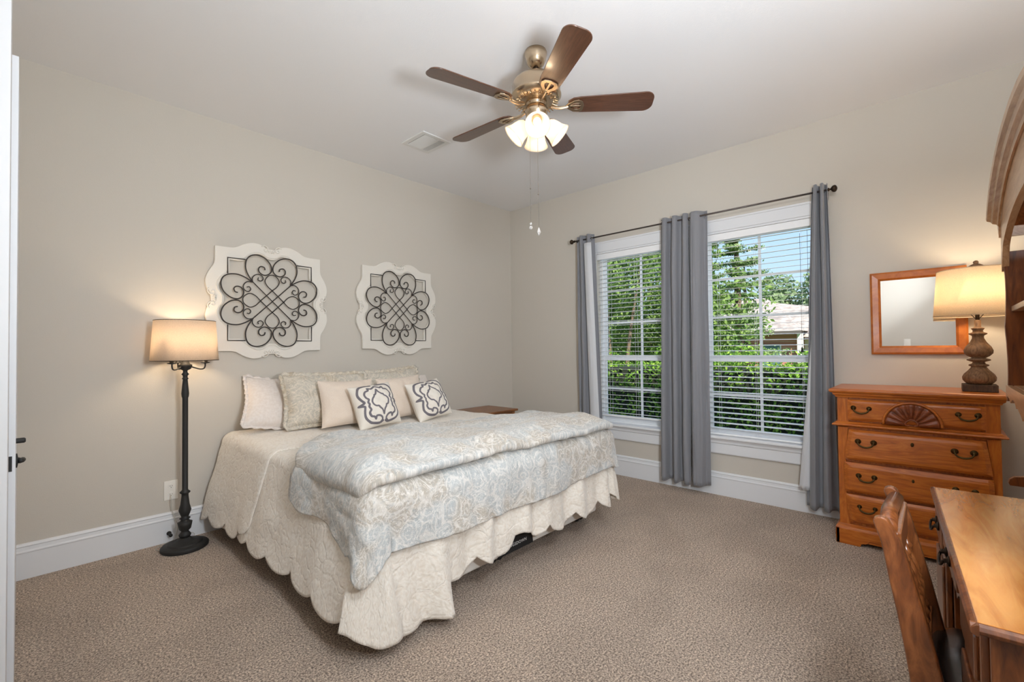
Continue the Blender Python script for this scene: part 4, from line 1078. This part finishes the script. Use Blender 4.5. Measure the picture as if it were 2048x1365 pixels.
for z, r_ in ((tz+.456, .1965), (tz+.734, .1765)): put('shade_rim', MB().tube([(tx+r_*math.cos(2*PI*k/48), ty+r_*math.sin(2*PI*k/48), z) for k in range(48)], .0025, 6, True), M_shade2, tl)
rim = MB()
for k in range(3): rim.tube([(tx, ty, tz+.745), (tx+.176*math.cos(k*2.094), ty+.176*math.sin(k*2.094), tz+.733)], .0015, 5)
put('shade_spider', rim, M_bronze, tl)
put('finial', MB().lathe([(.004, tz+.742), (.034, tz+.748), (.038, tz+.754), (.030, tz+.760), (.022, tz+.766), (.010, tz+.772), (.013, tz+.780), (.009, tz+.788), (.001, tz+.791)], 20, c=(tx, ty)), M_lampw, tl, smooth=True)
light('table_lamp_light', 'POINT', (tx, ty, tz+.60), 8.0, (1, .79, .54), .05)

# ================================================================== desk  (front edge slightly turned from the wall)
KA = math.atan2(-3.948+3.884, -2.938+1.815)-PI   # small turn of the desk
def DM(): return Matrix.Translation((-2.3765, -3.916, 0)) @ Matrix.Rotation(KA, 4, 'Z')
# local frame: x along the front edge (+x = towards the window wall), y 0 at the front edge, negative towards the wall behind
dk = thing('desk', 'glossy honey wood writing desk at the right, front edge towards the room', 'desk', (0, 0, 0)); HW = .5625
DZ = .760; DD = .50
def plank(x0, x1, y0, y1, z1, prof):
    return None
tp = MB().box(-HW+.012, -DD, DZ-.024, HW-.012, -.012, DZ)
put('desktop', tp, M_pine_x, dk, bevel=.002)
ed = [(-.014, DZ-.001), (-.010, DZ-.002), (-.004, DZ-.006), (0, DZ-.013), (-.002, DZ-.019), (-.009, DZ-.024), (-.014, DZ-.024)]
e = MB().prism([(u, v) for u, v in ed], 'x', -HW, HW)
for s_ in (-1, 1): e.prism([(s_*(HW+u), v) for u, v in ed], 'y', -DD, -.001)
put('edge_moulding', e, M_chairw, dk, bevel=.001)
cs = MB(); cs.box(-HW+.03, -DD+.01, .10, -HW+.05, -.035, DZ-.024); cs.box(HW-.05, -DD+.01, .10, HW-.03, -.035, DZ-.024); cs.box(-HW+.03, -DD+.01, .30, HW-.03, -DD+.025, DZ-.024)
# the right hand end pedestal nearest the window wall
cs.box(.22, -DD+.01, .10, .24, -.035, DZ-.024); cs.box(.22, -DD+.02, .10, HW-.03, -.035, .12)
cs.box(-.22, -DD+.01, .62, .22, -.036, .632); cs.box(-HW+.03, -.045, DZ-.036, HW-.03, -.030, DZ-.024)
cs.box(-.24, -DD+.01, .10, -.22, -.035, DZ-.024); cs.box(-HW+.03, -DD+.02, .10, -.22, -.035, .12)
put('carcass', cs, M_hutch, dk, bevel=.002)
put('end_panel', MB().box(-HW+.022, -DD+.01, .06, -HW+.031, -.030, DZ-.024), M_chairw, dk, bevel=.003)
kneeh = MB()
def d_front(x0, x1, z0, z1):
    m_ = MB().box(x0, -.034, z0, x1, -.018, z1); m_.box(x0+.018, -.019, z0+.018, x1-.018, -.010, z1-.018); return put('drawer', m_, M_chairw, dk, bevel=.004)
def d_pull(par, x, z):
    m_ = MB()
    for s_ in (-1, 1): m_.lathe([(.001, 0), (.014, 0), (.015, .004), (.006, .007), (.007, .012), (.001, .014)], 14, Matrix.Translation((x+s_*.038, -.010, z)) @ Matrix.Rotation(R(-90), 4, 'X'))
    m_.tube(spline([(x-.038, .004, z), (x-.034, .008, z-.012), (x, .010, z-.024), (x+.034, .008, z-.012), (x+.038, .004, z)], 5), .0035, 8)
    return put('handle', m_, M_bronze, par, smooth=True)
q = d_front(.245, .52, .60, .725); d_pull(q, .3825, .672)
for x0, x1, z0, z1 in ((.245, .52, .14, .585), (-.52, -.245, .14, .585), (-.52, -.245, .60, .725)):
    q = d_front(x0, x1, z0, z1)
    if z0 < .2: q.name = 'door'
q = d_front(-.205, .205, .645, .725); d_pull(q, 0, .69)
ap = MB(); pts = [(-.215, .64)]+[(x, .605+.030*abs(math.sin((x+.215)/.43*PI*3))) for x in [-.215+.43*k/36 for k in range(37)]]+[(.215, .64)]
ap.prism(pts, 'y', -.034, -.020); put('kneehole_apron', ap, M_chairw, dk)
for x in (-HW+.05, -.235, .235, HW-.05):
    for y in (-.06, -DD+.05): put('foot', MB().lathe([(.020, .10), (.028, .085), (.030, .060), (.022, .030), (.026, .015), (.024, 0)], 16, c=(x, y)), M_chairw, dk, smooth=True)
dk.matrix_world = DM()

# ================================================================== hutch standing on the desk
hu = thing('hutch', 'dark pine arched hutch with open shelves and moulded crown standing on the desk', 'hutch', (0, 0, 0))
X0, X1, YFh, YB = -2.93, -1.60, -4.105, -4.40
def side_poly():
    z0 = DZ+.001; p = [(YB, z0), (YFh-.004, z0)]
    p += [(YFh, z0+.010), (YFh-.004, z0+.024), (YFh-.016, z0+.034), (YFh-.05, z0+.040), (YFh-.10, z0+.07), (YFh-.12, z0+.12), (YFh-.12, z0+.26), (YFh-.10, z0+.305), (YFh-.05, z0+.33), (YFh-.02, z0+.325)]
    zz = [z0+.322+(1.66-z0-.322)*k/26 for k in range(27)]
    p += [(YFh-.003-.0055*abs(math.sin((z-1.08)*11.0))**.7, z) for z in zz]
    return p+[(YB, 1.66)]
for x in (X0, X1-.022): put('side_panel', MB().prism(side_poly(), 'x', x, x+.022), M_hutch, hu, bevel=.0015)
xc = (X0+X1)/2; hwid = (X1-X0)/2
def arch(x, z0, rise, w_): t = max(-1, min(1, (x-xc)/w_)); return z0+rise*(1-abs(t)**2.2)**.62
put('back_panel', MB().prism([(X0+.02, DZ+.30)]+[(X1-.02, DZ+.30)]+[(x, arch(x, 1.66, .20, hwid)) for x in [X1-.02-(X1-X0-.04)*k/30 for k in range(31)]], 'y', YB, YB+.012), M_hutch, hu)
for z in (1.125, 1.428, 1.66):
    if z == 1.66: continue
    put('shelf', MB().box(X0+.022, YB+.012, z, X1-.022, YFh-.022, z+.020), M_hutchl if z > 1.2 else M_hutchl, hu, bevel=.002)
# arched face board
n = 60; xs = [X1-(X1-X0)*k/n for k in range(n+1)]
outer = [(x, arch(x, 1.735, .19, hwid*1.02)) for x in xs]
def inner_a(x):
    t = (X1-.0-x); t2 = (x-X0); e = min(t, t2)
    return arch(x, 1.635, .13, hwid*.985)+(-.05 if e < .025 else (-.012*math.cos(min(1, (e-.025)/.05)*PI)-.012) if e < .075 else 0)
inn = [(x, inner_a(x)) for x in xs[::-1]]
put('arched_face', MB().prism(outer+inn, 'y', YFh-.020, YFh-.001), M_hutchl, hu, bevel=.001)
# crown moulding swept along the arch
cp = [(0, -.030), (.006, -.030), (.009, -.018), (.020, -.010), (.024, .004), (.034, .012), (.036, .026), (.028, .034), (0, .036)]
rows = []
for k in range(n+1):
    x = X1+.012-(X1-X0+.024)*k/n; z = arch(x, 1.750, .19, hwid*1.05)
    x2 = x-.002; dz_ = (arch(x2, 1.750, .19, hwid*1.05)-z)/(-.002); tl_ = math.hypot(1, dz_); nxn, nzn = -dz_/tl_, 1/tl_
    rows.append([(x+nxn*b, YFh+a, z+nzn*b) for a, b in cp])
cm = MB().grid(rows); m_ = len(cp); cm.f += [tuple(range(m_)), tuple(range(n*m_, n*m_+m_))[::-1]]
put('crown_moulding', cm, M_hutchl, hu)
# side return of the crown
for xx, s_ in ((X1, 1), (X0, -1)):
    pl = [(xx+s_*a, 1.750+b) for a, b in cp]; put('crown_return', MB().prism(pl, 'y', YB, YFh+.004), M_hutchl, hu, bevel=.001)
tpv = MB(); rws = []
for k in range(n+1):
    x = X1-(X1-X0)*k/n; z = arch(x, 1.735, .19, hwid*1.02)+.001; rws.append([(x, YB, z), (x, YFh-.002, z)])
tpv.grid(rws); put('arched_roof', tpv, M_hutch, hu, solid=.010)
# scalloped apron below the bottom shelf
apx = [X1-.022-(X1-X0-.044)*k/120 for k in range(121)]
lo = [(x, 1.085+.020*abs(math.sin((x-X1)*PI/.155))**.8-(.028*min(1, max(0, (X1-.30-x)/.1)) if x < X1-.30 and x > X0+.30 else 0)) for x in apx]
put('scalloped_apron', MB().prism([(apx[0], 1.145)]+lo+[(apx[-1], 1.145)], 'y', YFh-.018, YFh-.001), M_hutchl, hu, bevel=.001)
kb = MB().lathe([(.001, 0), (.008, 0), (.010, .006), (.001, .010)], 12, Matrix.Translation((X1-.022, -4.16, 1.52)) @ Matrix.Rotation(R(-90), 4, 'Y')); 

# ================================================================== desk chair tucked under the desk
ch = thing('desk_chair', 'brown wooden spindle back chair with dark leather seat, tucked under the desk', 'chair', (-2.53, -4.0, 0))
def stile(x):
    cl = [(-3.802, .848), (-3.820, .80), (-3.836, .72), (-3.856, .62), (-3.872, .53), (-3.884, .44), (-3.886, .34), (-3.876, .20), (-3.858, .0)]
    wd_ = [.018, .021, .025, .028, .031, .034, .030, .026, .022]
    c3 = spline([(a, b, 0) for a, b in cl], 4); n = len(c3); L_ = []; R_ = []
    for i, p in enumerate(c3):
        k = i/4; j = min(int(k), len(wd_)-2); w_ = wd_[j]+(wd_[j+1]-wd_[j])*(k-j)
        L_.append((p.x+w_, p.y)); R_.append((p.x-w_, p.y))
    cap = [(-3.800+.018*math.cos(a), .850+.016*math.sin(a)) for a in [PI*k/8 for k in range(1, 8)]]
    pl = L_[::-1]+cap+R_
    return MB().prism(pl, 'x', x-.013, x+.013)
xa, xb_ = -2.698, -2.362
for x in (xa, xb_): put('back_post', stile(x), M_chairw, ch, bevel=.005, seg=3)
cr_ = MB()
cr_.tube([(xa+.012, -3.812, .835), ((xa+xb_)/2, -3.806, .838), (xb_-.012, -3.812, .835)], .019, 16)
put('crest_rail', cr_, M_chairw, ch, smooth=True)
pn = MB().box(xa+.012, -3.838, .735, xb_-.012, -3.824, .828, None); pn.box(xa+.012, -3.832, .742, xb_-.012, -3.821, .775)
put('crest_panel', pn, M_chairw, ch, bevel=.003)
put('lower_rail', MB().box(xa+.012, -3.888, .500, xb_-.012, -3.872, .535), M_chairw, ch, bevel=.003)
for k in range(5):
    x = xa+.05+(xb_-xa-.10)*k/4; a = Vector((x, -3.832, .738)); b = Vector((x, -3.880, .53)); L_ = (b-a).length
    q = (b-a).to_track_quat('Z', 'Y').to_matrix().to_4x4(); M = Matrix.Translation(a) @ q
    s_ = [(.006, 0), (.008, .02), (.013, .028), (.008, .034), (.007, .05), (.012, .075), (.013, .095), (.009, .103), (.013, .110), (.009, .117), (.013, .125), (.012, .145), (.007, .17), (.008, .18), (.012, .187), (.007, .194), (.006, L_)]
    put('spindle', MB().lathe(s_, 14, M), M_chairw, ch, smooth=True)
se = MB(); pl = [(xa-.02, -3.90), (xb_+.02, -3.90), (xb_+.045, -4.12), (xb_+.01, -4.27), (xa-.01, -4.27), (xa-.045, -4.12)]
pl2 = [(p.x, p.y) for p in spline([(a, b, 0) for a, b in pl], 6, True)]
put('seat', MB().prism(pl2, 'z', .405, .435), M_chairw, ch, bevel=.006)
pd = []; cx_, cy_ = (xa+xb_)/2, -4.085
rows = []
for s_, z in ((.96, .436), (1.0, .446), (1.0, .458), (.97, .468), (.88, .477), (.6, .482), (.3, .480), (.02, .477)):
    rows.append([(cx_+(x-cx_)*s_, cy_+(y-cy_)*s_, z+.004*nz(x*9, y*9)) for x, y in pl2])
cu_ = MB().grid(rows, closed_u=True); put('leather_cushion', cu_, M_leather, ch, smooth=True)
for x in (xa+.005, xb_-.005): put('leg', MB().lathe([(.022, .405), (.022, .34), (.026, .33), (.017, .31), (.023, .24), (.024, .18), (.016, .12), (.021, .10), (.014, .03), (.013, 0)], 16, c=(x, -4.235)), M_chairw, ch, smooth=True)
for z in (.15, .25):
    for x in (xa, xb_): put('stretcher', MB().tube([(x, -3.88, z), (x, -4.235, z)], .009, 10), M_chairw, ch)
# ================================================================== outside the windows
rng = np.random.default_rng(7)
GZ = -.45
put('ground', MB().box(.3, -30, GZ-.2, 90, 60, GZ), M_grass, kind='structure')
def leaves(pts, nrm, size, mb_name, m, parent, jit=.9):
    """one quad per point: a mesh of small leaves"""
    n = len(pts); a = rng.normal(size=(n, 3)); a = a*jit+nrm; a /= np.linalg.norm(a, axis=1)[:, None]
    b = rng.normal(size=(n, 3)); t = np.cross(a, b); t /= np.linalg.norm(t, axis=1)[:, None]; s = np.cross(a, t)
    L_ = size*(.6+.8*rng.random(n))[:, None]; W_ = L_*.45
    v = np.stack([pts-t*L_, pts+s*W_, pts+t*L_, pts-s*W_], axis=1).reshape(-1, 3)
    me = bpy.data.meshes.new(mb_name); me.vertices.add(4*n); me.vertices.foreach_set('co', (v-np.array(ORG[parent.name])).astype(np.float32).ravel())
    me.loops.add(4*n); me.loops.foreach_set('vertex_index', np.arange(4*n, dtype=np.int32)); me.polygons.add(n)
    me.polygons.foreach_set('loop_start', np.arange(0, 4*n, 4, dtype=np.int32)); me.update(); me.validate()
    me.materials.append(m); o = bpy.data.objects.new(mb_name, me); col.objects.link(o); o.parent = parent; ORG[o.name] = ORG[parent.name]; return o
# hedge just outside, as tall as the check rail
hg = thing('hedge', 'dense leafy green hedge right outside the windows, sunlit along the top', 'hedge', (2.1, -2.0, GZ))
core = MB().box(1.75, -7.5, GZ, 2.9, 5.5, 1.02); put('shade_core', core, mat('hedge_shade', srgb(30, 36, 22), 1), hg)  # solid dark core: the shade between the leaves is put into its colour
n = 26000; y = rng.uniform(-7.5, 5.5, n); bumpy = .10*np.sin(y*2.3)+.06*np.sin(y*6.1+1)+.05*np.sin(y*11)
front = rng.random(n) < .66; z = np.where(front, GZ+(1.5+bumpy+.02)*rng.random(n)**.8, 1.06+bumpy+rng.normal(size=n)*.06)
x = np.where(front, 1.62+.10*rng.random(n)+.06*np.sin(y*4+z*5), 1.65+rng.random(n)*1.2)
leaves(np.stack([x, y, z], 1), np.stack([-1.0*front, 0*x, 1.0*(~front)+.3], 1), .030, 'foliage', M_hedge, hg)
n = 1500; yy = np.repeat(rng.uniform(-6, 5, 60), 25); zz = 1.02+.3*rng.random(n)*np.repeat(rng.random(60), 25); leaves(np.stack([1.9+.3*np.repeat(rng.random(60), 25)+rng.normal(size=n)*.04, yy+rng.normal(size=n)*.05, zz], 1), np.zeros((n, 3)), .032, 'top_shoots', M_hedge, hg)

def crown_pts(c, r, n, blobs=26, squash=.8):
    c = np.array(c); bc = rng.normal(size=(blobs, 3)); bc /= np.linalg.norm(bc, axis=1)[:, None]; bc *= (rng.random((blobs, 1))**.4)*.75
    k = rng.integers(0, blobs, n); d = rng.normal(size=(n, 3)); d /= np.linalg.norm(d, axis=1)[:, None]
    rr = .36*(.75+.3*rng.random((n, 1))); p = bc[k]+d*rr; nr = d
    return c+p*np.array(r), nr
def broadleaf(label, x, y, h, r, n, trunks, size=.10, m=None, zc=None):
    t = thing('broadleaf_tree', label, 'tree', (x, y, GZ), group='trees outside the windows')
    tr = MB()
    for k in range(trunks):
        a = 2*PI*k/max(1, trunks)+.7; dx, dy = (.28*math.cos(a), .42*math.sin(a)) if trunks > 1 else (0, 0)
        tr.tube(spline([(x+dx*.4, y+dy*.4, GZ-.05), (x+dx*.9, y+dy*.9, GZ+1.1), (x+dx*1.5, y+dy*1.4, GZ+2.4), (x+dx*2.6, y+dy*2.4, h*.75)], 4), [.075-.005*i*.9 for i in range(13)], 8)
    put('trunk', tr, M_bark, t, smooth=True)
    p, nr = crown_pts((x, y, zc if zc else h*.62), r, n); leaves(p, nr, size, 'foliage', m or M_tree, t, .8)
broadleaf('broad leafy tree with several slender trunks seen through the window nearer the corner', 7.0, 2.6, 5.2, (1.6, 2.0, 2.3), 13000, 5, .060, zc=3.6)
broadleaf('dark leafy tree filling the left side of the window nearer the corner', 8.5, 5.2, 6.5, (2.0, 2.2, 3.2), 13000, 3, .075, zc=3.2)
broadleaf('leafy tree behind the slender trunks, reaching down to the hedge', 10.5, 3.0, 6.5, (2.0, 3.2, 3.4), 15000, 2, .085, zc=2.6)
def pine(label, x, y, h, r, n, zlow, size=.12, layers=13, dens=1):
    t = thing('pine_tree', label, 'tree', (x, y, GZ), group='pines outside the windows')
    put('trunk', MB().tube([(x, y, GZ-.05), (x+.03, y, h*.5), (x, y+.03, h)], [.15, .10, .03], 10), M_bark, t, smooth=True)
    P = []; br = MB()
    for k in range(layers):
        f = k/(layers-1); z = zlow+(h-zlow)*f; rr = r*(1-.72*f)*(.75+.5*rng.random())
        for q in range(int(5+2*rng.random())):
            a = rng.random()*2*PI; L_ = rr*(.6+.5*rng.random()); tip = np.array([x+L_*math.cos(a), y+L_*math.sin(a), z+.25*L_-.1])
            br.tube([(x, y, z), tuple(tip)], [.022, .008], 5)
            m_ = int(n/(layers*6)); s = rng.random(m_)**.6; base = np.array([x, y, z]); c_ = base+(tip-base)*s[:, None]
            P.append(c_+rng.normal(size=(m_, 3))*np.array([.22, .22, .10])*rr*.42*dens)
    P = np.concatenate(P); put('boughs', br, M_bark, t); leaves(P, np.zeros_like(P)+np.array([0, 0, .5]), size, 'foliage', M_pineleaf, t)
pine('tall pine with a bare upper trunk against the sky, left of the neighbouring house', 12.0, .88, 6.4, 1.25, 20000, .9, .045, 15)
pine('slim pine at the left edge of the window beside the dresser curtain', 15.5, 2.95, 8.0, 1.2, 14000, .8, .055, 16)
pine('distant pine rising behind the hedge between the two nearer pines', 19.0, 2.6, 5.2, 1.3, 10000, .2, .075, 11)
for i, (x, y, h, rx, ry, rz, lab) in enumerate(((38, 5.0, 6, 4, 3.4, 4.6, 'rounded evergreen tree just behind the ridge of the neighbouring house'), (36, 1.2, 7, 4, 3.2, 5.0, 'dark rounded tree beyond the right end of the neighbouring roof'), (40, -3.2, 7, 4, 4, 5.2, 'dark tree far right beyond the neighbouring house'),
        (44, 13, 7, 5, 5, 5, 'distant leafy tree left of the pines'), (42, 22, 8, 5, 6, 6, 'distant leafy tree seen through the gaps of the near foliage'), (34, 9.5, 5, 4, 4, 4.2, 'distant leafy tree between the slim pine and the house'))):
    broadleaf(lab, x, y, h, (rx, ry, rz), 9000, 1, .20, M_fartree, zc=h*.42)
# neighbouring house
hs = thing('house', 'red brick house with a grey hipped shingle roof across the lawn', 'house', (24, 2, GZ))
put('wall', MB().box(22.6, 1.15, GZ, 29, 6.5, 2.1), M_brick, hs)
put('porch_wall', MB().box(24.0, -4.5, GZ, 29, 1.2, 1.75), M_housetrim, hs)
rf = MB(); e0, e1, f0, f1, ze, zr_ = 21.9, 29.5, .9, 7.2, 2.08, 4.15
rf.add([(e0, f0, ze), (e1, f0, ze), (e1, f1, ze), (e0, f1, ze), (25.5, 3.35, zr_), (25.5, 5.2, zr_)], [(0, 3, 5, 4), (0, 4, 1), (3, 2, 5), (1, 4, 5, 2), (0, 1, 2, 3)])
rf.add([(23.2, -5.4, 1.78), (29.5, -5.4, 1.78), (29.5, 1.9, 1.78), (23.2, 1.9, 1.78), (26.2, -4.2, 2.6), (26.2, 3.1, 3.9)], [(0, 3, 5, 4), (0, 4, 1), (3, 2, 5), (1, 4, 5, 2), (0, 1, 2, 3)])
put('roof', rf, M_shingle, hs)
ev = MB(); ev.box(e0-.02, f0-.02, ze-.16, e0+.05, f1, ze); ev.box(23.2, -5.4, 1.64, 23.26, 1.0, 1.78); put('fascia', ev, mat('dark_gutter', srgb(92, 84, 80), .6), hs)
for y in (1.05, -.9): put('porch_post', MB().box(22.3, y-.12, GZ, 22.5, y+.12, 1.95), M_housetrim, hs)
for (y0, y1, z0, z1, x) in ((2.0, 2.75, .2, 1.35, 22.6), (4.2, 5.0, .2, 1.35, 22.6), (.2, .7, .1, 1.3, 24.0)):
    wf = put('window', MB().box(x-.06, y0-.06, z0-.06, x+.01, y1+.06, z1+.06), M_housetrim, hs); put('pane', MB().box(x-.08, y0, z0, x-.05, y1, z1), M_dwin, wf)
